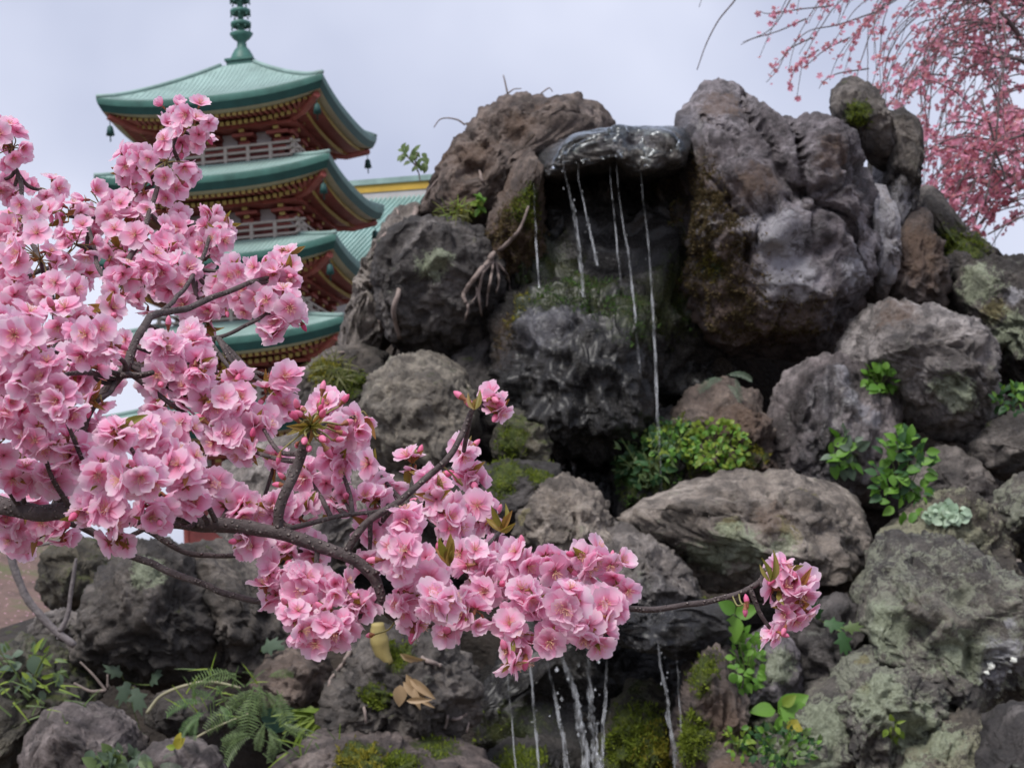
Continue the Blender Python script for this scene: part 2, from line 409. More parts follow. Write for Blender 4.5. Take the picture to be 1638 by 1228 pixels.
    for it in range(2):              # bring the weathered outline back to the stone's true size
        x_, y_, _d = proj(C+L[:, 0:1]*RT+L[:, 1:2]*FW+L[:, 2:3]*UP); ph_ = np.arctan2(c[1]-y_, x_-c[0]); rp_ = np.hypot(x_-c[0], y_-c[1])
        nb = 28; bi = ((ph_+math.pi)/(2*math.pi)*nb).astype(int) % nb; mxr = np.zeros(nb); np.maximum.at(mxr, bi, rp_)
        bc = -math.pi+(np.arange(nb)+.5)*2*math.pi/nb; want = np.interp(bc, ang, R/grow)*(1.10 if key not in SKY else 1.02); ratio = np.clip(want/np.maximum(mxr, 1), .6, 1.12)
        ratio = (np.roll(ratio, 1)+2*ratio+np.roll(ratio, -1))/4
        kx = np.interp(ph_, np.concatenate([[bc[-1]-2*math.pi], bc, [bc[0]+2*math.pi]]), np.concatenate([ratio[-1:], ratio, ratio[:1]]))
        L[:, 0] *= kx; L[:, 2] *= kx
    W = L[:, 0:1]*RT+L[:, 1:2]*FW+L[:, 2:3]*UP
    me = mesh_np(name, W, Fc, RM[mat])
    nrm = np.zeros(len(W)*3, np.float32); me.vertices.foreach_get('normal', nrm); nrm = nrm.reshape(-1, 3)
    paintA = np.zeros((len(W), 4), np.float32); paintB = np.zeros((len(W), 4), np.float32); paintA[:, 3] = paintB[:, 3] = 1
    PW = W+C; x, y, dd = proj(PW); frontv = (nrm@FW) < .1
    slot = {'moss': (paintA, 0), 'ymoss': (paintA, 0), 'bmoss': (paintA, 2), 'gmoss': (paintA, 0), 'lichen': (paintA, 1), 'rust': (paintA, 2), 'white': (paintB, 0), 'ochre': (paintB, 1), 'wet': (paintB, 2)}
    tufts = []
    wob = fbm(m*7, 3); wob2 = fbm(m*18+3, 3)
    for kd, px, py, rp, *rest in paint:
        arr, k = slot[kd]
        if rp is None: arr[:, k] = 1; continue
        sc_ = np.where(frontv, np.hypot(x-px, y-py), 1e6); ci = np.argmin(sc_); r = rp*d/F
        asp = rest[0] if rest else 1.0
        dv = PW-PW[ci]; dz = dv[:, 2]/asp; dist = np.sqrt(dv[:, 0]**2+dv[:, 1]**2*.6+dz**2)
        mk = np.clip(1.25-.85*dist/r-.25*wob, 0, 1)
        arr[:, k] = np.maximum(arr[:, k], mk)
        if kd in ('moss', 'ymoss', 'bmoss', 'gmoss'): tufts.append((kd, mk*np.clip(.75+1.3*wob2, 0, 1.4)))
    if auto_wet: paintB[:, 2] = np.maximum(paintB[:, 2], auto_wet*sm(-.35, .2, perlin(m*3)))
    for nm, arr in (('paint', paintA), ('paint2', paintB)):
        at_ = me.color_attributes.new(nm, 'FLOAT_COLOR', 'POINT'); at_.data.foreach_set('color', arr.ravel())
    o = obj(name, me, None, C)
    if kind: tag(o, kind=kind)
    else: tag(o, label, 'rock', 'rocks of the waterfall rockery')
    zput(PW); ROCKS[key] = o
    # moss cushions: thousands of short shoots
    for kd, mk in tufts:
        pool = np.where((mk > .25+.5*rng.random(len(mk))) & ((nrm@FW) < .45))[0]
        if not len(pool): continue
        cnt = int(min(7000, 40+len(pool)*2.2)); ch = rng.choice(pool, cnt)
        b = W[ch]+rng.normal(0, .006, (cnt, 3)); nn = nrm[ch]+rng.normal(0, .45, (cnt, 3))+np.array((0, 0, .35)); nn /= np.linalg.norm(nn, axis=1)[:, None]
        sd_ = np.cross(nn, rng.normal(size=(cnt, 3))); sd_ /= np.linalg.norm(sd_, axis=1)[:, None]+1e-9
        hgt = rng.uniform(.006, .017, (cnt, 1)); wd = rng.uniform(.0025, .005, (cnt, 1))
        VV = np.concatenate([b-sd_*wd-nn*.004, b+sd_*wd-nn*.004, b+nn*hgt], 0)
        FF = np.stack([np.arange(cnt), np.arange(cnt)+cnt, np.arange(cnt)+2*cnt], 1)
        tag(obj('moss', mesh_np('moss', VV, FF, {'moss': M_moss, 'ymoss': M_mossy, 'bmoss': M_mossb, 'gmoss': M_mossg}[kd], False), o), kind='stuff')
    return o

# banks of earth that hold the rocks
rock('bank_up', None, [(560,660),(590,580),(640,470),(710,380),(790,300),(880,280),(960,290),(1100,290),(1200,280),(1330,290),(1420,330),(1480,420),(1560,500),(1700,520),(1760,700),(1700,900),(1200,940),(800,940),(560,820)], 6.6, 'soil', front=1.2, back=1.6, e=.5, tilt=.35, kind='structure', name='earth_bank', lump=.5, crack=0, knob=1.5, rough=2, facet=0, fold=.12, grow=.97)
rock('bank_low', None, [(-120,1080),(-20,1010),(120,960),(300,900),(600,880),(900,860),(1200,880),(1500,900),(1760,880),(1800,1200),(1700,1420),(800,1450),(-100,1420)], 4.7, 'soil', front=.9, back=2.2, e=.5, tilt=.5, kind='structure', name='earth_bank', lump=.5, crack=0, knob=1.5, rough=2, facet=0, fold=.12, grow=.97)

G = 'rock'
# ---- top tier
rock('peak_left', 'reddish brown peak boulder with ochre stains left of the water ledge', [(660,345),(678,292),(700,255),(735,212),(762,178),(800,154),(832,146),(870,150),(905,148),(936,146),(952,168),(976,174),(992,196),(990,230),(950,250),(880,280),(845,320),(815,360),(770,395),(735,390),(690,370)], 5.55, 'brown', front=.42, back=.7, e=.66, tilt=.35, rough=1.3, paint=[('rust',760,250,40),('rust',700,240,26),('rust',870,172,22),('rust',740,320,30),('ymoss',738,342,26,.6),('rust',830,200,25)])
rock('ledge', 'wet glistening ledge slab that the upper water drips from', [(836,280),(845,245),(878,224),(935,213),(1000,206),(1060,197),(1095,196),(1110,230),(1095,275),(1060,292),(1018,304),(985,284),(945,300),(905,284),(868,306)], 4.98, 'dark', front=.30, back=1.4, e=.62, tilt=.5, rough=.45, facet=.3, knob=0, fold=1.0, lump=2.2, crack=0, sub=6, paint=[('wet',960,220,None),('white',930,225,60,.5),('white',1010,216,60,.5),('white',880,240,40,.5)])  # white patches paint the sky's reflection along the wet top edge
rock('roof', None, [(800,300),(860,240),(1000,228),(1130,225),(1170,300),(1100,330),(980,320),(860,340)], 5.65, 'wet', front=.5, back=.8, e=.5, kind='structure', name='cave_roof', paint=[('wet',960,260,None)])
rock('cave_side', 'dark mossy inner wall between the ledge and the overhanging boulder', [(1040,330),(1060,270),(1095,240),(1150,260),(1190,340),(1190,480),(1160,600),(1100,640),(1060,600),(1045,480)], 5.2, 'moss', front=.22, back=.6, e=.6, tilt=-.05, rough=1.8, knob=1.5, paint=[('wet',1060,350,70,2),('bmoss',1090,330,60,1.5),('bmoss',1110,460,90,1.5),('moss',1080,420,60,1.5)])
rock('wall', 'dark dripping cave wall behind the upper water streams', [(800,330),(860,280),(960,265),(1100,265),(1160,330),(1170,520),(1150,700),(1080,850),(940,860),(840,800),(790,600)], 5.32, 'wet', front=.3, back=.7, e=.5, tilt=-.02, rough=2.2, knob=2, paint=[('wet',960,500,None),('gmoss',880,430,50),('gmoss',1090,330,60),('gmoss',1085,480,70)], name='rock_face')
rock('overhang', 'massive overhanging boulder with pale lavender face and mossy brown underside', [(1082,470),(1078,400),(1082,320),(1075,262),(1056,222),(1062,200),(1088,166),(1110,140),(1140,124),(1172,120),(1203,134),(1228,160),(1252,178),(1290,178),(1332,184),(1366,206),(1388,244),(1398,300),(1406,360),(1408,430),(1388,500),(1345,552),(1285,577),(1200,574),(1130,556),(1092,525)], 4.98, 'purple', front=.52, back=.9, e=.58, tilt=-.04, rough=1.0, sub=7, crack=1.2, facet=1.5, fold=.38, grow=1.0,
     grooves=[([(1198,140),(1192,190),(1214,235),(1226,275),(1240,302),(1264,322)], 9, .12), ([(1252,182),(1262,250),(1264,300),(1278,328),(1312,352),(1328,392)], 7, .11), ([(1132,210),(1162,235),(1172,268)], 6, .06), ([(1180,420),(1205,360),(1232,335),(1264,322),(1300,312)], 8, .09), ([(1328,392),(1350,430),(1400,420)], 6, .06), ([(1140,330),(1170,380),(1180,420)], 8, .07), ([(1340,200),(1350,250),(1390,280)], 7, .05)],
     paint=[('bmoss',1150,460,90),('bmoss',1230,535,95),('rust',1130,520,70),('rust',1180,400,60),('rust',1215,300,40),('bmoss',1110,420,60),('bmoss',1170,380,50),('ymoss',1140,420,26),('white',1240,370,60),('white',1265,440,50),('white',1370,430,34),('wet',1095,270,60,1.6),('wet',1110,370,60,1.6),('bmoss',1110,300,45,1.5),('bmoss',1130,340,45,1.3),('gmoss',1095,360,28,1.5),('rust',1330,250,30),('rust',1150,170,40)])
rock('standing', 'blunt upright standing stone on the right skyline', [(1327,168),(1331,140),(1345,126),(1368,121),(1396,130),(1412,152),(1428,190),(1445,225),(1440,262),(1410,280),(1378,248),(1346,215),(1330,192)], 5.2, 'dark', front=.2, back=.3, e=.75, tilt=.1, rough=1.2, paint=[('moss',1365,185,25)])
rock('shoulder', 'squared dark shoulder rock beside the blossoming plum', [(1408,178),(1446,174),(1476,190),(1484,225),(1474,280),(1468,340),(1450,395),(1410,400),(1392,330),(1392,240)], 5.32, 'dark', front=.3, back=.5, e=.6, tilt=.05, paint=[('white',1410,330,40,2.5),('white',1440,350,30,2)])
rock('lime', 'white streaked rock wedged right of the overhanging boulder', [(1388,300),(1420,300),(1440,350),(1440,420),(1420,480),(1390,500),(1380,430),(1380,350)], 5.05, 'purple', front=.2, back=.4, e=.7, tilt=.05, sub=5, paint=[('white',1405,340,55,2.2),('white',1410,420,40,2)])
rock('reddish', 'warm brown furrowed rock under the dark shoulder rock', [(1402,450),(1418,380),(1450,335),(1482,335),(1505,385),(1522,450),(1510,492),(1450,500),(1410,490)], 5.15, 'brown', front=.28, back=.5, e=.72, tilt=.2, rough=1.4, paint=[('rust',1460,400,60)])
rock('slope_right', 'dark mossy rock sloping down under the plum twigs', [(1466,300),(1496,296),(1530,345),(1572,385),(1615,412),(1610,450),(1540,470),(1500,440),(1476,380)], 5.65, 'dark', front=.3, back=.6, tilt=.3, paint=[('moss',1530,400,50)])
rock('knob_right', 'small dark knob rock at the foot of the mossy slope', [(1505,425),(1525,402),(1550,405),(1560,430),(1545,450),(1515,450)], 5.4, 'dark', rough=1.4)
rock('edge_top', 'large dark lichen speckled boulder at the right picture edge', [(1516,475),(1532,430),(1575,412),(1640,414),(1700,430),(1740,500),(1735,590),(1680,640),(1610,630),(1572,580),(1530,520)], 5.05, 'dark', front=.4, back=.7, e=.68, tilt=.2, rough=1.4, paint=[('lichen',1560,450,40),('white',1625,478,16),('lichen',1610,540,40),('ochre',1590,500,25)])
# ---- left flank
rock('flank', 'grey rock with dry vines on the left skyline beside the pagoda', [(540,548),(556,490),(580,420),(602,372),(618,340),(658,332),(690,352),(690,420),(660,500),(620,560),(580,600),(545,590)], 5.4, 'ash', front=.32, back=.6, e=.66, tilt=.3, rough=1.4)
rock('dark_round', 'dark cracked boulder under the reddish peak with roots hanging beside', [(600,420),(622,372),(665,352),(722,354),(768,370),(796,402),(806,455),(798,510),(765,550),(715,568),(668,572),(632,548),(608,500)], 5.05, 'dark', front=.36, back=.6, e=.7, tilt=.2, crack=2, paint=[('lichen',690,420,30)])
rock('pillar', 'brown crusty pillar left of the upper water streams', [(770,400),(790,330),(815,270),(845,240),(868,270),(876,340),(874,420),(862,475),(820,490),(785,470)], 5.12, 'brown', front=.3, back=.5, e=.7, tilt=0, rough=1.5, knob=1, paint=[('bmoss',830,400,60,1.5),('moss',845,330,32),('wet',866,330,40,2.5),('rust',800,300,30)])
rock('under_pillar', 'shadowed rock between the mossy boulder and the tan boulder', [(722,580),(760,540),(800,500),(812,560),(815,640),(830,720),(800,760),(750,740),(735,660)], 4.98, 'dark', front=.2, back=.4, sub=5)
rock('left_slope', 'grassy dark rock low on the left flank', [(470,650),(486,590),(525,562),(580,552),(625,575),(620,640),(570,690),(500,700)], 5.05, 'dark', front=.3, back=.6, tilt=.4, paint=[('ymoss',520,590,30),('moss',560,610,30)])
rock('tan', 'smooth olive tan boulder left of the cave', [(578,660),(592,604),(628,577),(670,567),(712,575),(742,600),(758,645),(764,700),(742,742),(690,752),(622,748),(588,712)], 4.62, 'tan', front=.38, back=.5, e=.74, tilt=.3, rough=.8, crack=.8)
rock('fill_left', 'grey rock half hidden behind the blossom left of the tan boulder', [(340,760),(400,715),(500,690),(590,700),(640,760),(640,850),(560,900),(400,900),(345,840)], 4.6, 'ash', front=.3, back=.6, tilt=.4)
rock('fill_mid', 'dark rock behind the blossom under the tan boulder', [(600,790),(640,745),(720,735),(790,750),(830,800),(830,880),(760,920),(650,910),(600,860)], 4.4, 'dark', front=.3, back=.6, tilt=.3)
# ---- behind and under the water
rock('mossy', 'big wet mossy boulder that the upper streams splash on', [(788,580),(792,505),(815,460),(862,446),(935,434),(1000,446),(1042,486),(1056,560),(1045,645),(1012,705),(950,735),(880,725),(828,695),(796,645)], 4.8, 'wet', front=.42, back=.6, e=.66, tilt=.4, rough=1.4, knob=1.2, paint=[('gmoss',935,455,70),('ymoss',825,475,36),('bmoss',800,540,50),('white',875,505,55),('white',930,490,36),('gmoss',1020,500,60),('gmoss',880,470,40),('wet',960,560,None)])  # white patches paint a pale wet sheen on the upper left
rock('wet_low', 'black wet rock in the chasm under the mossy boulder', [(880,760),(920,700),(980,690),(1020,740),(1010,830),(950,860),(890,840)], 4.95, 'wet', front=.2, back=.4, paint=[('wet',950,780,None)])
rock('wet_right', 'dark green dripping rock behind the long right stream', [(975,760),(1000,690),(1040,650),(1080,660),(1100,720),(1090,800),(1040,840),(985,830)], 4.72, 'wet', front=.25, back=.4, paint=[('gmoss',1020,740,60),('gmoss',1050,700,40),('wet',1000,790,60)])
rock('step_moss', 'small rock with a mossy crown above the moss topped step', [(786,720),(796,672),(830,655),(868,672),(882,710),(874,745),(820,755)], 4.55, 'moss', paint=[('moss',815,710,30)])
rock('step', 'flat step rock topped with bright green moss', [(752,810),(764,750),(800,738),(860,737),(894,746),(896,775),(878,812),(830,845),(775,845)], 4.3, 'dark', front=.26, back=.5, e=.55, tilt=.2, paint=[('moss',830,745,62,.5),('moss',800,765,40),('moss',870,760,30)])
rock('brown_low', 'rusty brown rock under the overhanging boulder with ferns on it', [(1058,720),(1078,660),(1110,622),(1165,610),(1212,632),(1234,680),(1245,745),(1232,795),(1150,800),(1080,790)], 4.7, 'brown', front=.3, back=.5, tilt=.2, rough=1.3, paint=[('rust',1180,680,60),('rust',1200,750,50),('moss',1085,720,50),('ymoss',1215,720,20),('ymoss',1190,740,22)])
rock('streaked', 'dark purplish rock with a white mineral streak down its face', [(1234,650),(1256,603),(1298,578),(1340,570),(1378,590),(1414,618),(1438,655),(1436,710),(1412,765),(1370,805),(1300,805),(1250,775),(1232,710)], 4.6, 'purple', front=.34, back=.5, e=.7, tilt=.1, rough=.9, paint=[('white',1352,600,16,2),('white',1362,632,16,1.5),('white',1380,658,18,1),('white',1400,668,14),('wet',1300,640,70),('wet',1330,740,80)])
rock('big_right', 'big grey boulder with pale green lichen right of the streaked rock', [(1342,560),(1372,512),(1400,492),(1440,484),(1490,492),(1535,508),(1575,522),(1592,570),(1600,635),(1582,680),(1548,708),(1495,698),(1445,668),(1405,648),(1365,612)], 4.62, 'ash', front=.42, back=.6, e=.62, tilt=.3, rough=1.2, paint=[('lichen',1520,620,30),('lichen',1540,640,25),('rust',1430,505,35)])
rock('edge_mid', 'round dark grey boulder at the right edge halfway down', [(1550,712),(1578,674),(1620,659),(1668,662),(1710,690),(1715,750),(1650,778),(1595,765),(1560,742)], 4.42, 'dark', front=.3, back=.4, rough=.8)
rock('small_right', 'low grey rock right of the leafy green plant', [(1440,780),(1470,728),(1515,712),(1558,735),(1590,768),(1606,805),(1545,830),(1480,825)], 4.5, 'ash', front=.26, back=.4, tilt=.3)
# ---- front tier
rock('sedum_rock', 'knobbly grey rock with a pale green rosette plant on it', [(1402,858),(1430,836),(1462,806),(1508,785),(1560,788),(1597,820),(1624,872),(1630,918),(1585,940),(1500,925),(1435,895)], 3.95, 'lichen', front=.26, back=.4, tilt=.35, rough=1.2, knob=.7)
rock('edge_low', 'greenish lichen boulder cut by the right edge above the largest rock', [(1590,815),(1606,780),(1638,757),(1700,740),(1740,820),(1720,910),(1650,905),(1608,862)], 4.0, 'lichen', front=.3, back=.4, tilt=.2)
rock('big_centre', 'broad pale grey boulder with ochre lichen in the centre foreground', [(990,832),(1020,812),(1060,790),(1090,775),(1135,763),(1200,756),(1262,759),(1312,773),(1352,784),(1384,808),(1396,850),(1390,905),(1352,948),(1282,958),(1200,955),(1135,940),(1085,900),(1030,868)], 3.95, 'ash', front=.34, back=.5, e=.66, tilt=.42, rough=1.3, lump=1.2, paint=[('ochre',1165,840,22),('ochre',1262,850,26),('ochre',1290,800,24),('lichen',1180,880,45),('lichen',1250,870,25),('rust',1240,830,40),('lichen',1130,895,40)])
rock('knobby', 'pointed knobbly grey rock in front of the mossy step', [(822,850),(845,805),(876,772),(905,759),(940,773),(967,800),(982,845),(980,900),(920,920),(840,900)], 4.0, 'ash', front=.26, back=.4, e=.75, tilt=.3, rough=1.2, knob=1.6, paint=[('ochre',845,825,18)])
rock('lip_top', 'furrowed grey rock sloping to the lower waterfall lip', [(970,850),(1000,836),(1042,860),(1084,890),(1114,932),(1124,970),(1090,992),(1020,990),(955,960),(950,890)], 3.78, 'ash', front=.22, back=.5, tilt=.5, rough=1.4, paint=[('wet',1040,960,45)])
rock('lip', 'black wet lip rock of the lower waterfall', [(860,985),(930,960),(1020,958),(1100,955),(1150,962),(1172,990),(1165,1045),(1120,1066),(1055,1045),(980,1030),(900,1035)], 3.62, 'wet', front=.2, back=.5, e=.6, tilt=.1, paint=[('wet',1000,1000,120),('moss',1125,960,22,.5),('wet',1080,1020,60)])
rock('low_wall', 'black wet rock face behind the lower waterfall', [(700,1090),(740,1020),(840,985),(1000,985),(1110,1010),(1130,1100),(1120,1300),(900,1330),(720,1300)], 4.2, 'wet', front=.25, back=.4, e=.5, tilt=-.1, rough=1.4, paint=[('wet',900,1100,None),('moss',830,1190,60)], name='rock_face')
rock('low_moss', 'rounded rock under the lower fall covered in green moss', [(955,1200),(975,1130),(1010,1090),(1055,1095),(1090,1140),(1110,1220),(1090,1300),(970,1300)], 3.75, 'moss', front=.26, back=.4, tilt=.2, paint=[('moss',1010,1160,60),('ymoss',1060,1200,40),('moss',1000,1220,50)])
rock('low_moss_left', 'low wet rock with dark moss left of the lower streams', [(760,1230),(800,1190),(870,1180),(930,1200),(950,1260),(900,1320),(780,1320)], 3.6, 'wet', front=.24, back=.4, tilt=.3, paint=[('moss',830,1210,50),('wet',900,1230,50)])
rock('moss_pillar', 'upright rock with moss and brown crust right of the lower fall', [(1080,1120),(1095,1068),(1125,1042),(1162,1036),(1190,1060),(1196,1130),(1192,1210),(1165,1280),(1095,1290),(1072,1200)], 3.5, 'brown', front=.24, back=.4, e=.66, tilt=.05, rough=1.4, paint=[('moss',1120,1075,36),('moss',1100,1180,40),('ymoss',1140,1200,26),('rust',1160,1150,40)])
rock('big_lichen', 'largest foreground boulder with yellow green lichen and white spots', [(1380,945),(1395,885),(1435,853),(1500,853),(1560,877),(1590,905),(1640,928),(1720,975),(1735,1080),(1660,1140),(1550,1135),(1450,1085),(1390,1040),(1368,990)], 3.58, 'lichen', front=.3, back=.6, e=.62, tilt=.4, rough=1.6, sub=6, paint=[('white',1622,1000,9),('white',1600,1040,30),('white',1590,1072,26),('white',1625,1060,22),('white',1632,1020,20),('lichen',1420,1010,50),('lichen',1540,1050,45)])
rock('lichen_b', 'pale lichen crusted stone under the largest foreground boulder', [(1318,1130),(1335,1075),(1375,1035),(1440,1045),(1500,1090),(1520,1150),(1490,1210),(1410,1240),(1340,1205)], 3.42, 'lichen', front=.22, back=.4, e=.66, tilt=.25, rough=1.6, paint=[('lichen',1400,1110,50),('lichen',1460,1160,45),('ochre',1380,1055,12),('ochre',1385,1100,12)])
rock('lichen_c', 'mottled green grey stone at the bottom left of the dark corner rock', [(1400,1250),(1440,1180),(1500,1140),(1560,1135),(1600,1180),(1605,1250),(1570,1310),(1420,1320)], 3.28, 'lichen', front=.2, back=.4, e=.66, tilt=.3, rough=1.6, paint=[('lichen',1500,1180,45),('lichen',1450,1230,30),('ochre',1540,1210,25)])
rock('dark_gap', 'small black rock under the lone blossom cluster at the twig end', [(1250,1010),(1285,965),(1345,950),(1385,985),(1375,1045),(1330,1090),(1270,1085)], 3.72, 'dark', front=.2, back=.3, rough=1.3)
rock('grey_gap', 'narrow grey rock between the mossy pillar and the broad leaves', [(1168,1075),(1195,1020),(1240,1000),(1275,1040),(1285,1110),(1240,1150),(1190,1150)], 3.62, 'purple', front=.2, back=.3, paint=[('lichen',1240,1060,30)])
rock('low_right', 'jumbled lichen rock below the broad leaves at the bottom', [(1190,1180),(1225,1130),(1290,1100),(1350,1090),(1400,1150),(1420,1250),(1350,1320),(1230,1320),(1185,1270)], 3.45, 'lichen', front=.24, back=.4, tilt=.35, rough=1.5, paint=[('lichen',1320,1160,50),('lichen',1300,1230,30)])
rock('dark_bottom', 'dark brown rock cut by the bottom right corner', [(1550,1260),(1565,1190),(1595,1140),(1650,1125),(1720,1150),(1720,1300),(1560,1310)], 3.1, 'dark', front=.14, back=.4, tilt=.3)
rock('bottom_small', 'small reddish stone at the bottom edge right of the streams', [(1125,1250),(1140,1215),(1180,1205),(1215,1220),(1225,1260),(1170,1290)], 3.3, 'brown', front=.1, back=.2, paint=[('rust',1170,1220,30)])
# ---- left foreground
rock('left_big', 'large dark rock with olive algae at the lower left', [(118,1030),(140,955),(172,900),(215,872),(262,866),(305,880),(332,925),(352,985),(362,1050),(335,1090),(255,1100),(170,1085),(128,1062)], 3.65, 'dark', front=.3, back=.5, e=.66, tilt=.1, rough=1.3, paint=[('moss',175,1010,30,1.5),('lichen',235,915,26)])
rock('left_big2', 'dark slanting rock behind the lower cherry twig', [(285,885),(340,866),(415,885),(468,940),(492,1010),(470,1060),(405,1095),(350,1070),(315,990)], 3.8, 'dark', front=.28, back=.5, tilt=.1, rough=1.2, crack=1.5)
rock('left_far', 'distant mossy brown rock at the far lower left', [(55,940),(66,882),(105,856),(158,860),(195,885),(205,930),(160,985),(85,985)], 4.25, 'moss', front=.25, back=.4, tilt=.2)
rock('left_pebble', 'pale grey stone under the bare grey branch', [(42,1012),(60,985),(100,972),(130,985),(135,1015),(100,1030),(60,1030)], 3.75, 'ash', rough=1.3)
rock('left_mound', 'crumbling dark rock with small leaves at the left edge', [(-60,1070),(-20,1030),(50,1020),(120,1035),(160,1075),(165,1120),(110,1170),(60,1250),(-70,1280)], 3.5, 'moss', front=.26, back=.5, tilt=.35, rough=1.5)
rock('left_pale', 'pale purplish stone at the bottom left corner', [(34,1200),(58,1155),(110,1126),(165,1135),(212,1165),(238,1215),(225,1290),(70,1300),(36,1260)], 3.2, 'purple', front=.18, back=.4, tilt=.35)
rock('small_a', 'little dark stone below the grey green leaves at lower left', [(230,1155),(250,1112),(300,1096),(345,1118),(345,1168),(285,1185)], 3.4, 'dark', front=.14, back=.3, tilt=.2)
rock('small_b', 'small purplish stone at the bottom between ferns and pale stone', [(215,1225),(245,1190),(300,1182),(350,1205),(365,1260),(300,1290),(225,1290)], 3.15, 'purple', front=.14, back=.3, tilt=.3)
rock('small_c', 'brownish stone above the yellow green grass tuft', [(400,1100),(420,1055),(470,1035),(520,1050),(545,1095),(500,1130),(430,1130)], 3.55, 'brown', front=.16, back=.3, tilt=.2)
rock('stump_rock', 'dark mossy rock holding the dry bulb and dead leaves', [(510,1155),(530,1090),(565,1035),(610,1005),(680,1008),(738,1035),(765,1095),(760,1160),(700,1190),(600,1190),(535,1185)], 3.45, 'dark', front=.26, back=.4, tilt=.1, rough=1.6, paint=[('moss',640,1060,30),('moss',600,1110,25)])
rock('bottom_moss', 'brown stone with yellow green moss patches at the bottom centre', [(425,1260),(470,1195),(540,1165),(640,1168),(730,1180),(790,1225),(800,1310),(430,1320)], 3.2, 'brown', front=.2, back=.5, tilt=.4, rough=1.2, paint=[('ymoss',580,1205,36),('moss',700,1195,40),('moss',640,1220,30)])

M_wlich = simple('white_lichen', (.66, .67, .62), .95, .2, 60, .5)
bl_ = ROCKS['big_lichen']
for (x, y, r_) in ((1622,998,6),(1600,1036,9),(1612,1044,6),(1590,1068,9),(1582,1078,6),(1626,1058,8),(1633,1018,5),(1606,1010,4),(1572,1052,4),(1618,1075,5)):
    P = surf(x, y, .045); b = MB(); q = proj(P)[2]; nr = 13
    b.add([P-np.array(bl_.location)-FW*.006]+[P-np.array(bl_.location)+(RT*math.cos(k*6.283/nr)+UP*.8*math.sin(k*6.283/nr))*r_*q/F*rng.uniform(.55, 1.2)+FW*.03 for k in range(nr)], [(0, k+1, (k+1) % nr+1) for k in range(nr)]); b.build('lichen_crust', M_wlich, bl_, None, True)
# ------------------------------------------------------------------ water
t = NT('water'); v = t.objvec(); mp = t.n('ShaderNodeMapping'); mp.inputs['Scale'].default_value = (1, 1, .14); t.l(v, mp.inputs['Vector'])
f = t.noise(mp.outputs[0], 120, 4, .65); f2 = t.noise(mp.outputs[0], 36, 3, .6)
p = t.pbr((.86, .89, .92), .1, t.bump(f, .5, .006), .7); p.inputs['Transmission Weight'].default_value = .35; p.inputs['IOR'].default_value = 1.33
tp = t.n('ShaderNodeBsdfTransparent'); gc = t.n('ShaderNodeTexCoord'); gs = t.n('ShaderNodeSeparateXYZ'); t.l(gc.outputs['Generated'], gs.inputs[0]); fade = t.step(gs.outputs[2], 1.0, .35, .2, 1.)
ms = t.n('ShaderNodeMixShader'); t.l(t.math('MULTIPLY', fade, t.math('ADD', t.math('MULTIPLY', t.step(f, .42, .70), .35), t.math('MULTIPLY', t.step(f2, .47, .60), .42))), ms.inputs[0])
t.l(tp.outputs[0], ms.inputs[1]); t.l(p.outputs[0], ms.inputs[2]); t.l(ms.outputs[0], t.out.inputs['Surface']); M_water = t.m
t = NT('clear_water'); v = t.objvec(); f = t.noise(v, 9, 3, .5)
gl = t.n('ShaderNodeBsdfGlossy'); gl.inputs['Roughness'].default_value = .22; gl.inputs['Color'].default_value = (.9, .95, 1, 1); t.l(t.bump(f, .25, .03), gl.inputs['Normal'])
tp = t.n('ShaderNodeBsdfTransparent'); tp.inputs[0].default_value = (.9, .95, .95, 1); fn = t.n('ShaderNodeFresnel'); fn.inputs[0].default_value = 1.45
ms = t.n('ShaderNodeMixShader'); t.l(fn.outputs[0], ms.inputs[0]); t.l(tp.outputs[0], ms.inputs[1]); t.l(gl.outputs[0], ms.inputs[2]); t.l(ms.outputs[0], t.out.inputs['Surface']); M_film = t.m
def stream(label, pts, wpx, d, group):
    pts = [(pts[0][0]-1.5, pts[0][1]-24)]+list(pts)
    P = smooth_path([(x, y) for x, y in pts], 16); n = len(P)
    W3 = np.array([at(x, y, d) for x, y in P]); C = W3[-1].copy()
    k = np.linspace(0, 1, n)
    prof = np.interp(k, [0, .1, .45, 1], [.12, .22, .6, 1.0])
    rad = wpx*.5*d/F*prof*np.clip(1+.5*fbm(np.stack([k*11*n/24, k*0+wpx, k*0+pts[0][0]*.37], 1), 2), .4, 1.6)
    W3 += (RT[None]*(fbm(np.stack([k*5, k*0+3, k*0+pts[0][0]*.21], 1), 2)*wpx*.35*d/F)[:, None])
    b = MB(); b.tube(W3-C, rad, 8, .25); o = b.build('water_stream', M_water, None, C, True)
    # small drops torn off beside the stream
    for j in range(max(2, n//7)):
        i = rng.integers(n//4, n); r = wpx*.22*d/F*rng.uniform(.5, 1); c = W3[i]-C+rng.normal(0, wpx*.7*d/F, 3)*np.array((1, .4, 1))
        b = MB(); b.lathe([(0, -1.3*r), (.8*r, -.6*r), (r, 0), (.6*r, .8*r), (0, 2.2*r)], 6, c); b.build('drop', M_water, o, None, True)
    return tag(o, label, 'water stream', group)
lo = ROCKS['ledge']; lm_ = lo.data; nvt = len(lm_.vertices); cv = np.zeros(nvt*3, np.float32); lm_.vertices.foreach_get('co', cv); cv = cv.reshape(-1, 3)
nv_ = np.zeros(nvt*3, np.float32); lm_.vertices.foreach_get('normal', nv_); nv_ = nv_.reshape(-1, 3)
fcs = np.zeros(len(lm_.polygons)*3, np.int32); lm_.polygons.foreach_get('vertices', fcs); fcs = fcs.reshape(-1, 3)
okv = (nv_[:, 2] > -.25) & (cv@FW < .6); fsel = fcs[okv[fcs].all(1)]
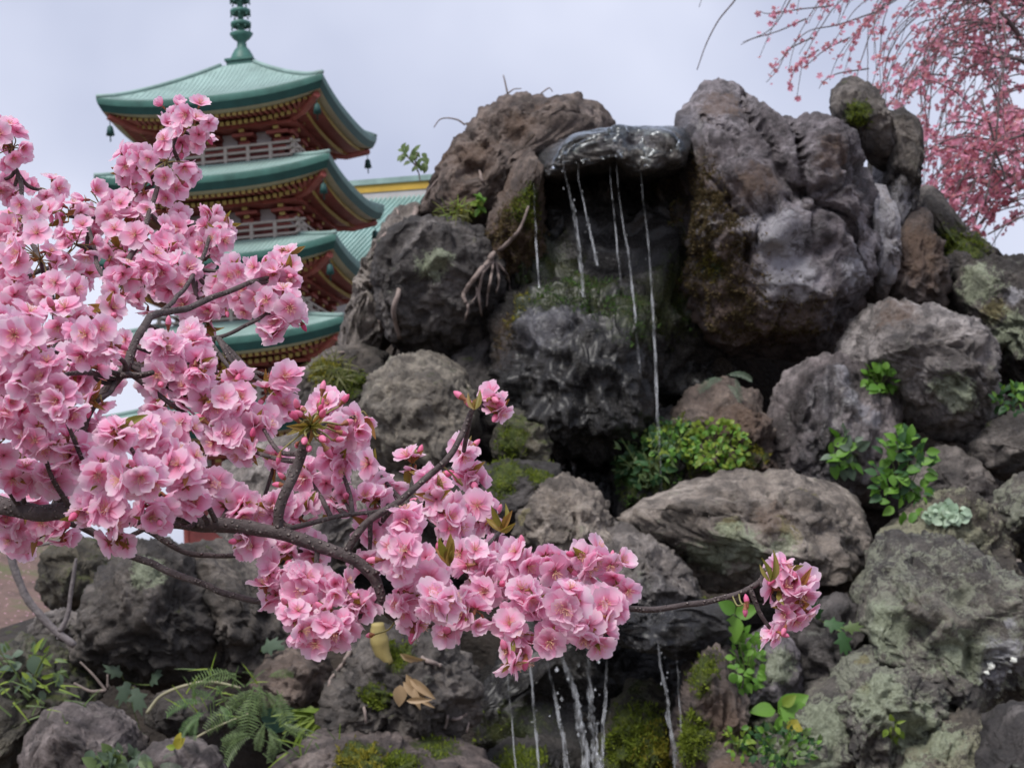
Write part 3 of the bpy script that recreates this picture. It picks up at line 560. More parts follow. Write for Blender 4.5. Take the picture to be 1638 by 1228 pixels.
ids, inv_ = np.unique(fsel, return_inverse=True); inv_ = inv_.ravel(); ft = inv_.reshape(-1, 3); cs = cv[ids].astype(float); deg = np.zeros(len(ids))
for a_, b_ in ((0, 1), (1, 2), (2, 0)): np.add.at(deg, ft[:, a_], 1); np.add.at(deg, ft[:, b_], 1)
for it in range(14):                 # surface tension: the film runs smoother than the stone
    sm_ = np.zeros_like(cs)
    for a_, b_ in ((0, 1), (1, 2), (2, 0)): np.add.at(sm_, ft[:, a_], cs[ft[:, b_]]); np.add.at(sm_, ft[:, b_], cs[ft[:, a_]])
    cs = .4*cs+.6*sm_/np.maximum(deg, 1)[:, None]
cv[ids] = cs; thick = .008+.022*np.clip(fbm(cv[ids]*4, 2)+.3, 0, 1.5)
tag(obj('water_film', mesh_np('water_film', cv[ids]+nv_[ids]*thick[:, None], inv_.reshape(-1, 3), M_film), None, lo.location), 'glassy film of water running over the ledge lip', 'water')
UG, LG = 'upper water streams', 'lower water streams'
stream('faint leftmost thread of water under the wet ledge', [(853,285),(856,350),(862,460)], 3.5, 7.25, UG)
stream('thickest upper water stream ending on the mossy boulder', [(903,275),(916,330),(926,400),(934,475)], 7, 7.2, UG)
stream('short water stream right of the thickest upper one', [(926,285),(935,330),(945,375),(956,425)], 4.5, 7.2, UG)
stream('thin pale water thread in the middle of the cave', [(977,290),(984,360),(990,420),(994,460)], 3.5, 7.2, UG)
stream('long thin water stream second from the cave right', [(988,285),(997,360),(1008,430),(1016,510),(1025,610)], 5, 7.15, UG)
stream('longest upper water stream falling down to the dark fern rock', [(1024,270),(1031,330),(1040,420),(1048,560),(1053,680),(1060,800)], 5.5, 7.08, UG)
for i, (pts, wp, lb) in enumerate([
    ([(812,1075),(818,1150),(826,1240)], 3, 'finest leftmost thread of the lower waterfall'),
    ([(846,1040),(853,1120),(862,1240)], 5, 'thin second thread from the left of the lower waterfall'),
    ([(872,1045),(888,1115),(900,1180),(907,1240)], 9, 'water stream just left of the two widest lower streams'),
    ([(890,1040),(918,1100),(930,1160),(934,1240)], 15, 'left one of the two widest lower water streams'),
    ([(938,1040),(942,1110),(950,1170),(957,1240)], 15, 'right one of the two widest lower water streams'),
    ([(972,1050),(967,1120),(964,1180),(962,1240)], 8, 'water stream just right of the two widest lower streams'),
    ([(1054,1045),(1065,1105),(1074,1165),(1083,1240)], 9, 'solitary right water stream beside the mossy pillar'),
    ([(1083,1060),(1088,1140),(1094,1240)], 4, 'finest rightmost thread of the lower waterfall')]):
    stream(lb, pts, wp, 5.38-.01*i, LG)

# ------------------------------------------------------------------ pagoda
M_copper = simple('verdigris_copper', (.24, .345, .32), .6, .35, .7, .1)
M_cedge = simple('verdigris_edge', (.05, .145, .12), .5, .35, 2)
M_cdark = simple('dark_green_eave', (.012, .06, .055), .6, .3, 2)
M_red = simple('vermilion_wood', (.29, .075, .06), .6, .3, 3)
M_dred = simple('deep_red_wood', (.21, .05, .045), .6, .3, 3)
M_cream = simple('cream_board', (.42, .35, .25), .7, .15, 2)
M_gold = simple('yellow_rafter_end', (.40, .30, .09), .6, .2, 4)
M_rail = simple('pale_rail', (.42, .37, .33), .7, .2, 3)
M_plas = simple('white_plaster', (.45, .43, .43), .8, .1, 2)
M_stone = simple('platform_stone', (.28, .27, .26), .9, .2, 3, .3)
S = 3.5
PX, PY, PROT = -2.288*S, 13.374*S, -.132
H1, SPC = EYE+4.208*S, .701*S
pag = empty('pagoda', (PX, PY, 0), 'five storied red pagoda with curved green copper roofs and spire', 'pagoda', rz=PROT)
rotz = lambda k: Matrix.Rotation(k*math.pi/2, 4, 'Z')
def four(fn):
    """build verts for one side (outward -y) and repeat on the 4 sides"""
    b = MB()
    for k in range(4):
        m_ = fn(); R_ = np.array(rotz(k).to_3x3())
        b.add(np.array(m_.v)@R_.T, m_.f)
    return b
def strip(rows):
    b = MB(); n = len(rows[0]); V = [p for r in rows for p in r]
    b.add(V, [(i*n+j, i*n+j+1, (i+1)*n+j+1, (i+1)*n+j) for i in range(len(rows)-1) for j in range(n-1)]); return b
US = np.linspace(-1, 1, 25)
brk = MB()
for i, (wd, dp) in enumerate(((.16, .28), (.34, .46), (.55, .66))):
    brk.box(-wd, wd, -dp, 0, .22*i, .22*i+.10); brk.box(-.09, .09, -dp-.1, 0, .22*i+.10, .22*i+.20)
me_brk = mesh_np('bracket', brk.v, brk.f, M_red, False)
cap_ = MB(); cap_.box(-.085, .085, -.125, -.103, .105, .195); me_bcap = mesh_np('bracket_end', cap_.v, cap_.f, M_gold, False)
post = MB(); post.box(-.05, .05, -.05, .05, 0, .62); me_post = mesh_np('post', post.v, post.f, M_rail, False)
bell = MB(); bell.lathe([(0, .34), (.02, .30), (.08, .26), (.10, .15), (.13, 0), (.10, 0), (.02, .02), (.02, -.2), (0, -.2)], 10); bell.box(-.01, .01, -.01, .01, .3, .5)
me_bell = mesh_np('wind_bell', bell.v, bell.f, M_cdark, True)
for k in range(5):
    a = S*(1+.03*k); z0 = H1-SPC*k; lift = .33; top = k == 0
    ht, zt = (.55, z0+1.62) if top else (a*.60, z0+.42)
    ez = lambda u: z0-lift*(1-np.abs(u)**2.6)
    rows = []
    for vv in np.linspace(0, 1, 9):
        hw = a+(ht-a)*vv; rows.append([(hw*u, -hw, ez(u)+(zt-ez(u))*vv**(1.32 if top else 1.15)) for u in US])
    rf = four(lambda: strip(rows)).build('roof', M_copper, pag, None, True)
    rb_ = MB()
    if k < 3:
        for j2 in range(1, len(US)*2-2):
            u = -1+j2/(len(US)-1); pts_ = []
            for vv in np.linspace(0, 1, 9):
                hw = a+(ht-a)*vv
                if abs(u*a) <= hw*1.001: pts_.append((u*a, -hw, np.interp(u*a/hw, US, [p_[2] for p_ in rows[int(round(vv*8))]])+.015))
            if len(pts_) > 1: rb_.tube(pts_, .017, 4)
        tag(four(lambda: rb_).build('roof_seam', M_copper, rf, (0, 0, -.012)), kind='stuff')
    # hip ridges
    hip = MB()
    hip.tube([(r[-1][0], r[-1][1], r[-1][2]+.03) for r in rows], .07, 6)
    for q in range(4): hip.build('hip_ridge', M_copper, rf, None, True).matrix_local = rotz(q)
    e1 = [[(a*u, -a, ez(u)+.01) for u in US], [(1.005*a*u, -1.005*a, ez(u)-.06) for u in US], [(a*.995*u, -a*.995, ez(u)-.20) for u in US]]
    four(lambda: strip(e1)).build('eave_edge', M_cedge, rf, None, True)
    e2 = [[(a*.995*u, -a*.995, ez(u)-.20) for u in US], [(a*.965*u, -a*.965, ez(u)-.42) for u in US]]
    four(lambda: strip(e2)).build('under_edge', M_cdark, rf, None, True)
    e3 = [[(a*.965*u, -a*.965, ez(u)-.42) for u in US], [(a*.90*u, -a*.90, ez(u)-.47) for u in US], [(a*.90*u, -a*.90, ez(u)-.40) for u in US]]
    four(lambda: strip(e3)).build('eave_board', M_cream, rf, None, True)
    wb = a*.50
    zi = z0-lift-.30
    e4 = [[(a*.90*u, -a*.90, ez(u)-.40) for u in US], [(a*.72*u, -a*.72, .6*ez(u)+.4*zi-.30) for u in US], [(wb*u, -wb, zi-.02) for u in US]]
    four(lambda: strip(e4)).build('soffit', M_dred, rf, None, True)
    # two rows of rafters with yellow ends
    def rafters(end):
        b = MB()
        for row, (h0, h1_, dz) in enumerate(((.89, .70, -.50), (.76, .52, -.56))):
            nn = 34 if row == 0 else 28
            for i in range(nn):
                u = -1+2*(i+.5)/nn
                zz0 = ez(u)*(1 if row == 0 else .75)+(0 if row == 0 else .25*zi)+dz; zz1 = zi-.12
                A_ = np.array((u*h0*a, -h0*a, zz0)); B_ = np.array((u*h0*a if abs(u*h0) < h1_ else math.copysign(h1_*a, u), -h1_*a, zz1))
                dr = (B_-A_)/np.linalg.norm(B_-A_); sd_ = np.cross(dr, (0, 0, 1)); up_ = np.cross(sd_, dr)
                if end: b.obox(A_-dr*.012, sd_*.062, dr*.01, up_*.062)
                else: b.obox((A_+B_)/2, sd_*.05, dr*np.linalg.norm(B_-A_)/2, up_*.05)
        return b
    tag(four(lambda: rafters(False)).build('rafter_row', M_red, pag), kind='stuff')
    tag(four(lambda: rafters(True)).build('rafter_end_row', M_gold, pag), kind='stuff')
    # corner rafters
    for q in range(4):
        b = MB(); b.tube([(wb, -wb, zi-.25), (a*.75, -a*.75, zi-.20), (a*.93, -a*.93, z0-.55)], .11, 6); o = b.build('corner_rafter', M_red, pag); o.matrix_local = rotz(q)
        bo = obj('wind_bell', me_bell, pag); bo.matrix_local = rotz(q)@Matrix.Translation((a*.92, -a*.92, z0-1.12))
    # walls, brackets, plaster panels, balcony
    zb = z0-SPC+.30 if k < 4 else .9
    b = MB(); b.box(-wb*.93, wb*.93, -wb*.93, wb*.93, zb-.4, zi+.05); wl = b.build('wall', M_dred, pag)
    b = MB(); b.box(-wb*1.02, wb*1.02, -wb*1.02, wb*1.02, zi-.98, zi-.90); b.build('beam', M_red, pag)
    for q in range(4):
        for i in range(4):
            x = wb*(-.93+.62*i)
            bo = obj('bracket', me_brk, pag); bo.matrix_local = rotz(q)@Matrix.Translation((x, -wb*.93, zi-.82))
            for j2, dp in enumerate((.28, .46, .66)): obj('bracket_end', me_bcap, bo, (0, -dp, .22*j2))
            if i < 3:
                b = MB(); b.box(x+wb*.18, x+wb*.44, -wb*.93-.03, -wb*.93-.005, zi-.78, zi-.40); pn = b.build('plaster_panel', M_plas, wl); pn.matrix_local = rotz(q)
            bb = MB(); bb.box(x-.07, x+.07, -wb*.93-.06, -wb*.93+.03, zb-.3, zi-.98); pl = bb.build('pillar', M_red, pag); pl.matrix_local = rotz(q)
        if k < 4:
            br = wb*1.22
            for zz in (.20, .40, .60):
                b = MB(); b.box(-br-.22, br+.22, -br-.035, -br+.035, zb+zz-.035, zb+zz+.035); o = b.build('rail', M_rail, pag); o.matrix_local = rotz(q)
            for i in range(7):
                o = obj('post', me_post, pag); o.matrix_local = rotz(q)@Matrix.Translation((-br+2*br*i/6+(.002 if i in (0, 6) else 0), -br, zb))
    if k < 4:
        b = MB(); b.box(-wb*1.3, wb*1.3, -wb*1.3, wb*1.3, zb-.14, zb-.02); b.build('balcony_floor', M_rail, pag)
b = MB(); b.box(-3.4, 3.4, -3.4, 3.4, 0, .9); b.build('platform', M_stone, pag)
# spire
sp = empty('spire', (0, 0, 0)); sp.parent = pag; sp.scale = (.82, .82, 1)
zt = H1+1.55
b = MB(); b.box(-.50, .50, -.50, .50, zt, zt+.26); b.box(-.56, .56, -.56, .56, zt+.26, zt+.34); b.build('spire_base', M_cedge, sp)
b = MB(); b.lathe([(.48, .34), (.44, .5), (.30, .72), (.20, .8), (.17, 1.0), (.34, 1.12), (.46, 1.26), (.40, 1.27), (.2, 1.16), (.1, 1.16)], 20, (0, 0, zt)); b.build('lotus_bowl', M_cedge, sp, None, True)
b = MB(); b.tube([(0, 0, zt+.3), (0, 0, zt+6.4)], .12, 10); b.build('shaft', M_cedge, sp, None, True)
rg = MB(); rg.lathe([(.36, -.07), (.40, -.05), (.40, .05), (.36, .07), (.30, .05), (.30, -.05), (.36, -.07)], 20)
for q in range(8):
    c_, s_ = math.cos(q*math.pi/4), math.sin(q*math.pi/4); rg.tube([(0, 0, 0), (.33*c_, .33*s_, 0)], .035, 5); rg.lathe([(0, -.17), (.035, -.16), (.03, -.09), (0, -.07)], 6, (.37*c_, .37*s_, 0))
me_ring = mesh_np('ring', rg.v, rg.f, M_cedge, True)
for i in range(9):
    o = obj('ring', me_ring, sp); o.location = (0, 0, zt+1.58+.42*i); o.rotation_euler = (0, 0, .2*i)
b = MB(); b.lathe([(0, 0), (.16, .08), (.22, .25), (.14, .42), (.05, .5), (.12, .62), (.15, .74), (.07, .9), (0, 1.1)], 14, (0, 0, zt+6.2)); b.build('finial', M_cedge, sp, None, True)

# ------------------------------------------------------------------ temple hall behind, right of the pagoda
hall = empty('temple_hall', at(640, 960, 60)*np.array((1, 1, 0)), 'temple hall with pale green ribbed roof and yellow ridge right of pagoda', 'building')
hc = np.array(hall.location)
M_hroof = simple('pale_green_tiles', (.27, .41, .385), .5, .2, .8)
M_yellow_w = simple('yellow_ridge_board', (.50, .32, .05), .6, .15, 1)
def wpt(px, py, d): return at(px, py, d)-hc
A0, A1 = wpt(560, 318, 62), wpt(760, 304, 58)      # ridge line
dn = np.array((-.55, -.60, -.72))*4.6
dirr = (A1-A0)/np.linalg.norm(A1-A0)
b = MB(); b.add([A0, A1, A1+dn, A0+dn, A0+dn*np.array((-.6, -1, 1)), A1+dn*np.array((-.6, -1, 1))], [(0, 3, 2, 1), (0, 1, 5, 4)]); rfh = b.build('roof', M_hroof, hall)
nrmh = np.cross(dirr, dn/np.linalg.norm(dn)); nrmh = nrmh if nrmh[2] > 0 else -nrmh
for i in range(26):
    s0 = A0+(A1-A0)*(i+.5)/26+nrmh*.03
    b = MB(); b.tube([s0, s0+dn*.99], .075, 6); b.build('roof_rib', M_hroof, rfh, None, True)
upv = np.array((0, 0, 1.))
mid = (A0+A1)/2; hl = np.linalg.norm(A1-A0)/2; sdv = np.cross(dirr, upv); sdv /= np.linalg.norm(sdv); upr = np.cross(sdv, dirr)
b = MB(); b.obox(mid-upr*.10, dirr*hl, sdv*.22, upr*.24); b.build('ridge_plaster', M_plas, hall)
b = MB(); b.obox(mid+upr*.30, dirr*hl*.995, sdv*.26, upr*.155); b.build('ridge_board', M_yellow_w, hall)
b = MB(); b.obox(mid+upr*.57, dirr*hl*1.01, sdv*.34, upr*.11); b.build('ridge_cap', M_copper, hall)
b = MB(); c_ = mid+dn*.75; b.box(c_[0]-4.2, c_[0]+4.2, c_[1]+1.4, c_[1]+5.5, .02-hc[2], c_[2]+.1); b.build('wall', M_plas, hall)

# ------------------------------------------------------------------ plants on the rocks
def leaf_grid(wf, nv=6, fold=.12, droop=.18, nu=2, ser=0.):
    V = []; 
    for i in range(nv+1):
        v_ = i/nv
        for j in range(-nu, nu+1):
            u = j/nu; w_ = wf(v_)*(1+ser*(i % 2)*(abs(u) > .9)); V.append((u*w_, v_, fold*abs(u)*w_*2-droop*v_*v_))
    n = 2*nu+1
    return V, [(i*n+j, i*n+j+1, (i+1)*n+j+1, (i+1)*n+j) for i in range(nv) for j in range(n-1)]
def lmesh(name, wf, mat, **k):
    V, Fc = leaf_grid(wf, **k); return mesh_np(name, V, Fc, mat)
ovate = lambda v_: .02+.33*math.sin(math.pi*min(1, v_**.75))**.9
roundw = lambda v_: .03+.46*math.sin(math.pi*v_**.85)**.7
blade = lambda v_: .05*(1-v_)**.6+.004
lance = lambda v_: .01+.15*math.sin(math.pi*v_**.8)
def lobed(mat, name='leaf'):
    pts = [(0, 0)]; ang = [(-150, .45), (-118, .28), (-85, .62), (-58, .36), (-28, .8), (-14, .6), (0, 1.0), (14, .6), (28, .8), (58, .36), (85, .62), (118, .28), (150, .45)]
    V = [(0, .28, .05)]+[(0, 0, 0)]+[(r*.62*math.sin(math.radians(a_)), .30+r*.7*math.cos(math.radians(a_)), -.12*r*r) for a_, r in ang]
    n = len(V); return mesh_np(name, V, [(0, i, i+1) for i in range(1, n-1)]+[(0, n-1, 1)], mat)
def frond(mat, n=16):
    b = MB(); P = [(0, t_, .22*math.sin(t_*2.6)-.35*t_*t_) for t_ in np.linspace(0, 1, 9)]; b.tube(P, np.linspace(.012, .004, 9), 4)
    for i in range(n):
        t_ = .12+.86*i/n; z_ = .22*math.sin(t_*2.6)-.35*t_*t_; ln = .21*math.sin(math.pi*(.10+.86*(1-t_)**.75))*rng.uniform(.8, 1.1)+.015
        for s_ in (-1, 1):
            wd = .015
            b.add([(0, t_-wd*.6, z_), (s_*ln*.5, t_-wd+.10*ln, z_-.02), (s_*ln, t_+.30*ln, z_-.07*ln*4), (s_*ln*.5, t_+wd+.14*ln, z_-.015), (0, t_+wd*.6, z_)], [(0, 1, 3, 4), (1, 2, 3)])
    return mesh_np('frond', b.v, b.f, mat, False)
def place(name, me, parent, base, direction, length, face=None, wid=1.):
    """leaf mesh: +Y along direction, +Z turned to face"""
    Y = np.asarray(direction, float); Y = Y/np.linalg.norm(Y); Zf = -FW*.8+np.array((0, 0, .7)) if face is None else np.asarray(face, float)
    Z = Zf-Y*(Zf@Y); Z = Z/(np.linalg.norm(Z)+1e-9); X = np.cross(Y, Z); L = length
    o = obj(name, me, parent); pl = np.array(parent.location) if parent is not None else np.zeros(3); l_ = np.asarray(base)-pl
    o.matrix_local = Matrix(((X[0]*L*wid, Y[0]*L, Z[0]*L, l_[0]), (X[1]*L*wid, Y[1]*L, Z[1]*L, l_[1]), (X[2]*L*wid, Y[2]*L, Z[2]*L, l_[2]), (0, 0, 0, 1)))
    return o
def pxdir(dx, dy, toward=.3): return dx*RT-dy*UP-toward*FW*math.hypot(dx, dy)
M_stem = simple('stem', (.12, .17, .05), .7, .2, 20)
def bushy(name, label, px, py, rx, ry, count, size, meshes, lift=.03, cat='plant', group='plants growing in the rockery', stems=6):
    base = surf(px, py+ry*.7, .0); d = proj(base)[2]
    e = empty(name, base, label, cat, group)
    for i in range(stems):
        a_ = rng.uniform(-1, 1); b = MB(); tip = at(px+a_*rx*.8, py-ry*rng.uniform(-.2, .8), d-lift*1.5)
        b.tube(np.array(smooth_path([np.zeros(3), (tip-base)*.5+np.array((0, 0, .01)), tip-base], 4)), .0022, 5); b.build('stem', M_stem, e)
    size *= .8
    for i in range(int(count*1.5)):
        while True:
            x, y = rng.uniform(-1, 1, 2)
            if x*x+y*y < 1: break
        P = surf(px+x*rx, py+y*ry, lift*rng.uniform(.3, 2.0), d)
        if abs(proj(P)[2]-d) > .25: P = at(px+x*rx, py+y*ry, d-lift*rng.uniform(.5, 2.5))
        dv = pxdir(x+rng.normal(0, .5), y+rng.normal(0, .5)-.1, rng.uniform(0, .5)); s_ = size*d/F*rng.uniform(.65, 1.25)
        place('leaf', meshes[rng.integers(len(meshes))], e, P-dv/np.linalg.norm(dv)*s_*.4, dv, s_, -FW+np.array((0, 0, .9))+rng.normal(0, .45, 3))
    return e
LM = {k: lmesh('leaf', wf, m) for k, (wf, m) in {'ov_g': (ovate, M_green), 'ov_d': (ovate, M_dgreen), 'ov_l': (ovate, M_lime), 'ov_y': (ovate, M_yellow), 'ov_gr': (ovate, M_grey), 'ro_g': (roundw, M_green), 'ro_y': (roundw, M_yellow), 'ro_l': (roundw, M_lime), 'ro_s': (roundw, M_sedum), 'ro_t': (roundw, M_teal), 'la_f': (lance, M_fern), 'la_l': (lance, M_lime), 'bl_l': (blade, M_lime), 'bl_f': (blade, M_fern), 'bl_o': (blade, leaf_mat('leaf_olive', (.09, .10, .03), (.19, .19, .06))), 'dry': (ovate, M_dry), 'bl_dry': (blade, M_dry), 'ov_f': (ovate, M_fern)}.items()}
LM['ivy_d'] = lobed(M_dgreen); LM['ivy_gr'] = lobed(M_grey); LM['ivy_g'] = lobed(M_fern)
FR = {'g': frond(leaf_mat('leaf_fern_bright', (.08, .16, .05), (.14, .24, .08))), 'f': frond(M_fern), 'd': frond(M_dgreen), 'gr': frond(M_grey)}
bushy('leafy_plant', 'tall bright green leafy plant beside the low grey rock', 1445, 755, 52, 75, 85, 24, [LM['ov_g'], LM['ov_g'], LM['ov_d']])
bushy('leafy_plant', 'small pair leaved green plant on the streaked rock foot', 1352, 722, 30, 36, 22, 28, [LM['ov_g'], LM['ov_gr']])
bushy('leafy_plant', 'round leaved green plant at the top edge of the broad pale boulder', 1412, 805, 42, 30, 55, 20, [LM['ro_g'], LM['ov_g']])
bushy('leafy_plant', 'bright little green plant at the upper edge of the streaked rock', 1408, 606, 30, 22, 30, 20, [LM['ro_g'], LM['ov_g']])
bushy('leafy_plant', 'dark green foliage between boulders at the right edge', 1618, 640, 32, 26, 34, 18, [LM['ov_d'], LM['ov_g']])
bushy('maidenhair_fern', 'yellow green small leaved fern on the rusty brown rock', 1145, 712, 55, 42, 190, 11, [LM['ro_l'], LM['ro_l'], LM['ro_g']])
bushy('maidenhair_fern', 'green feathery fern left of the yellow green one by the water', 1072, 705, 45, 38, 120, 13, [LM['ro_g'], LM['ro_l'], LM['ov_d']])
bushy('moss_fern', 'dark green ferny clump at the foot of the longest water stream', 1030, 735, 50, 45, 110, 17, [LM['la_f'], LM['ov_d']])
bushy('rosette_plant', 'pale green rosette plant on the knobbly grey rock', 1515, 822, 34, 17, 55, 18, [LM['ro_s']], .02, stems=0)
bushy('creeper', 'tiny green creeper trailing below the lone blossom cluster', 1195, 1055, 28, 55, 70, 17, [LM['ro_g'], LM['ov_g']])
bushy('creeper', 'low green ground cover at the bottom between lichen rocks', 1250, 1190, 65, 34, 130, 15, [LM['ov_g'], LM['ov_d'], LM['ov_f']])
bushy('creeper', 'yellowish small leaves at the bottom beside the mossy pillar', 1180, 1185, 24, 30, 30, 14, [LM['ov_l'], LM['ov_g']])
bushy('sprig', 'small yellow green sprig on the face of the largest boulder', 1430, 1165, 14, 18, 12, 17, [LM['la_l'], LM['ov_l']])
bushy('leafy_plant', 'grey green leaves at the bottom left edge beside the pale stone', 185, 1215, 50, 20, 26, 28, [LM['ov_gr'], LM['ov_f']])
bushy('leafy_plant', 'scattered small leaves on the crumbling rock at the left edge', 45, 1075, 60, 50, 36, 24, [LM['ov_gr'], LM['la_f'], LM['la_l']])
bushy('grass_tuft', 'olive grass tuft low on the left flank rock', 528, 595, 40, 30, 60, 30, [LM['bl_o']], .03, 'grass', stems=0)
bushy('grass_tuft', 'yellow green grass tuft on the reddish peak boulder', 728, 338, 30, 16, 50, 24, [LM['bl_o'], LM['bl_o'], LM['bl_l']], .02, 'grass', stems=0)
bushy('sprig', 'vivid green sprout on the reddish peak boulder', 766, 328, 9, 14, 14, 17, [LM['ov_g'], LM['ov_l']])
def big_leaves(name, label, specs, mesh_keys, cat='plant'):
    """specs: base px,py, dx,dy (px), mesh"""
    x0, y0 = specs[0][0], specs[0][1]; base = surf(x0, y0, .0); d0 = proj(base)[2]; e = empty(name, base, label, cat, 'plants growing in the rockery')
    for (x, y, dx, dy, mk) in specs:
        P = surf(x, y, .09, d0)
        if abs(proj(P)[2]-d0) > .3: P = at(x, y, d0-.05)
        dv = pxdir(dx, dy, .25); place('leaf', LM[mk], e, P, dv, math.hypot(dx, dy)*proj(P)[2]/F, -FW*1.0+np.array((0, 0, .5))+rng.normal(0, .2, 3))
        b = MB(); b.tube(smooth_path([np.zeros(3), (P-base)*.5-FW*.02, P-base], 3) if np.linalg.norm(P-base) > .01 else [np.zeros(3), P-base+np.array((0, .01, .0))], .002, 5); b.build('stalk', M_stem, e)
big_leaves('broad_leaf_plant', 'bright broad pointed leaves between the lower lichen rocks', [(1245,1140,45,-32,'ov_g'),(1248,1132,62,26,'ov_g'),(1250,1142,2,48,'ov_g'),(1240,1136,-42,-4,'ov_g'),(1252,1128,20,-18,'ov_l'),(1275,1150,-16,26,'ov_y'),(1268,1160,18,8,'ov_y')], None)
big_leaves('ivy', 'dark green ivy leaves on the black rock right of lone blossom', [(1318,995,40,8,'ivy_d'),(1345,1010,10,42,'ivy_d'),(1310,990,-8,-34,'ivy_d'),(1350,1005,32,-6,'ivy_g')], None)
big_leaves('star_leaf_plant', 'light green three pointed leaf below the thin right twig', [(1175,980,-26,-22,'ov_g'),(1176,982,36,-12,'ov_g'),(1172,984,2,44,'ov_g')], None)
big_leaves('ivy', 'grey green ivy leaves at lower left above little dark stone', [(205,1090,-14,40,'ivy_gr'),(215,1100,16,44,'ivy_gr'),(240,1095,22,-32,'ivy_gr'),(195,1080,-30,-20,'ivy_gr'),(225,1170,6,28,'ov_gr')], None)
big_leaves('ivy', 'single lobed pale leaf under the hanging blossom', [(418,1040,38,-20,'ivy_gr'),(445,1030,14,16,'ivy_gr')], None)
big_leaves('broad_leaf_plant', 'single large bluish green leaf among the lower ferns', [(418,1148,62,-22,'ro_t')], None)
big_leaves('sprig', 'yellow sprout of narrow leaves near the bare grey branch', [(55,1045,14,-28,'la_l'),(58,1048,26,14,'la_l'),(52,1048,12,34,'ov_gr')], None)
big_leaves('sprig', 'yellow leaf sprout low beside the pale corner stone', [(278,1195,18,-16,'ov_y'),(280,1196,-14,-4,'ov_l'),(284,1192,4,-22,'ov_y')], None)
def ferns(label, specs, key, lift=.05, d0=None, group='plants growing in the rockery'):
    x0, y0 = specs[0][:2]; base = surf(x0, y0) if d0 is None else at(x0, y0, d0); d0 = proj(base)[2]; e = empty('fern', base, label, 'fern', group)
    for (x, y, dx, dy) in [(a_+rng.normal(0, 9), b_+rng.normal(0, 7), c_*f_, e_*f_) for a_, b_, c_, e_ in specs for f_ in (rng.uniform(.5, .85),)]:
        P = at(x, y, d0-lift-.03*rng.random()); dv = pxdir(dx, dy, .35); place('frond', FR[key], e, P, dv, math.hypot(dx, dy)*d0/F, -FW+np.array((0, 0, .7))+rng.normal(0, .25, 3))
ferns('dull green fern fronds hanging at the lower left under the blossom', [(395,1085,-95,-5),(400,1090,-80,50),(410,1100,-60,90),(415,1095,20,100),(400,1085,-30,-25),(420,1090,60,-15),(430,1100,55,60),(405,1095,-10,110),(380,1120,-90,60),(440,1100,40,95),(390,1150,-60,55)], 'f', .05, 5.02)
ferns('second dull green fern below the large bluish leaf', [(410,1170,-60,50),(420,1165,-20,70),(440,1165,40,62),(450,1160,70,30),(400,1160,-85,20),(430,1170,8,66)], 'f', .05, 4.9)
ferns('fern spreading left over the small stones at the bottom', [(330,1130,-75,10),(335,1135,-60,45),(340,1135,-20,62),(345,1130,45,50),(335,1125,-50,-30),(345,1125,30,-40)], 'g', .05, 4.95)
ferns('small grey green fern at the very bottom left of the moss stone', [(250,1225,-50,-18),(255,1222,-10,-40),(260,1222,38,-26),(262,1228,55,2)], 'gr', .05, 4.7)
ferns('shadowed dark fern under the overhanging boulder', [(1165,600,-52,18),(1170,598,40,42),(1172,596,62,4),(1160,602,-30,34),(1168,600,10,44)], 'gr', .24)
e = empty('grass_tuft', surf(505, 1130, .03), 'yellow green drooping grass tuft left of the dry bulb', 'grass', 'plants growing in the rockery')
for i in range(34):
    a_ = rng.uniform(-1.2, 1.1); place('blade', LM['bl_l'], e, at(505+rng.uniform(-18, 24), 1138+rng.uniform(-8, 8), proj(e.location)[2]-.02), pxdir(math.sin(a_)*30, 26+rng.uniform(-34, 24), .3), rng.uniform(36, 70)*5.4/F, wid=1.6)
for lb, gx_, gy_, nn_ in (('loose green grass blades among the lower left ferns', 350, 1110, 46), ('short green grass at the foot of the dry bulb rock', 475, 1185, 34), ('dark grass blades at the left edge under the bare branch', 60, 1130, 30)):
    e = empty('grass_tuft', surf(gx_, gy_, .03), lb, 'grass', 'plants growing in the rockery'); de = min(proj(e.location)[2], 5.0)
    for i in range(nn_):
        a_ = rng.normal(0, .9); place('blade', LM['bl_f' if i % 3 else 'bl_l'], e, at(gx_+rng.normal(0, 38), gy_+rng.normal(0, 22), de-.03), pxdir(math.sin(a_)*30, rng.uniform(-34, 20), .3), rng.uniform(20, 46)*de/F, wid=.8)
# shrublet on the skyline
sb_ = empty('shrub', surf(672, 290, 0), 'tiny green shrub sprouting on the left skyline rock', 'shrub')
ds = proj(sb_.location)[2]
for pts in ([(672,290),(668,272),(655,252)], [(668,275),(664,258),(668,244)], [(660,260),(648,248),(642,247)]):
    b = MB(); W3 = np.array([at(x, y, ds) for x, y in smooth_path(pts, 4)])-np.array(sb_.location); b.tube(W3, .004, 5); b.build('twig', M_twig, sb_)
for i in range(26):
    c_ = [(648,247),(660,246),(668,250),(655,255),(670,262)][i % 5]; P = at(c_[0]+rng.normal(0, 7), c_[1]+rng.normal(0, 4), ds+rng.normal(0, .03)); place('leaf', LM['ov_f'], sb_, P, pxdir(*rng.normal(0, 1, 2)), 13*ds/F)

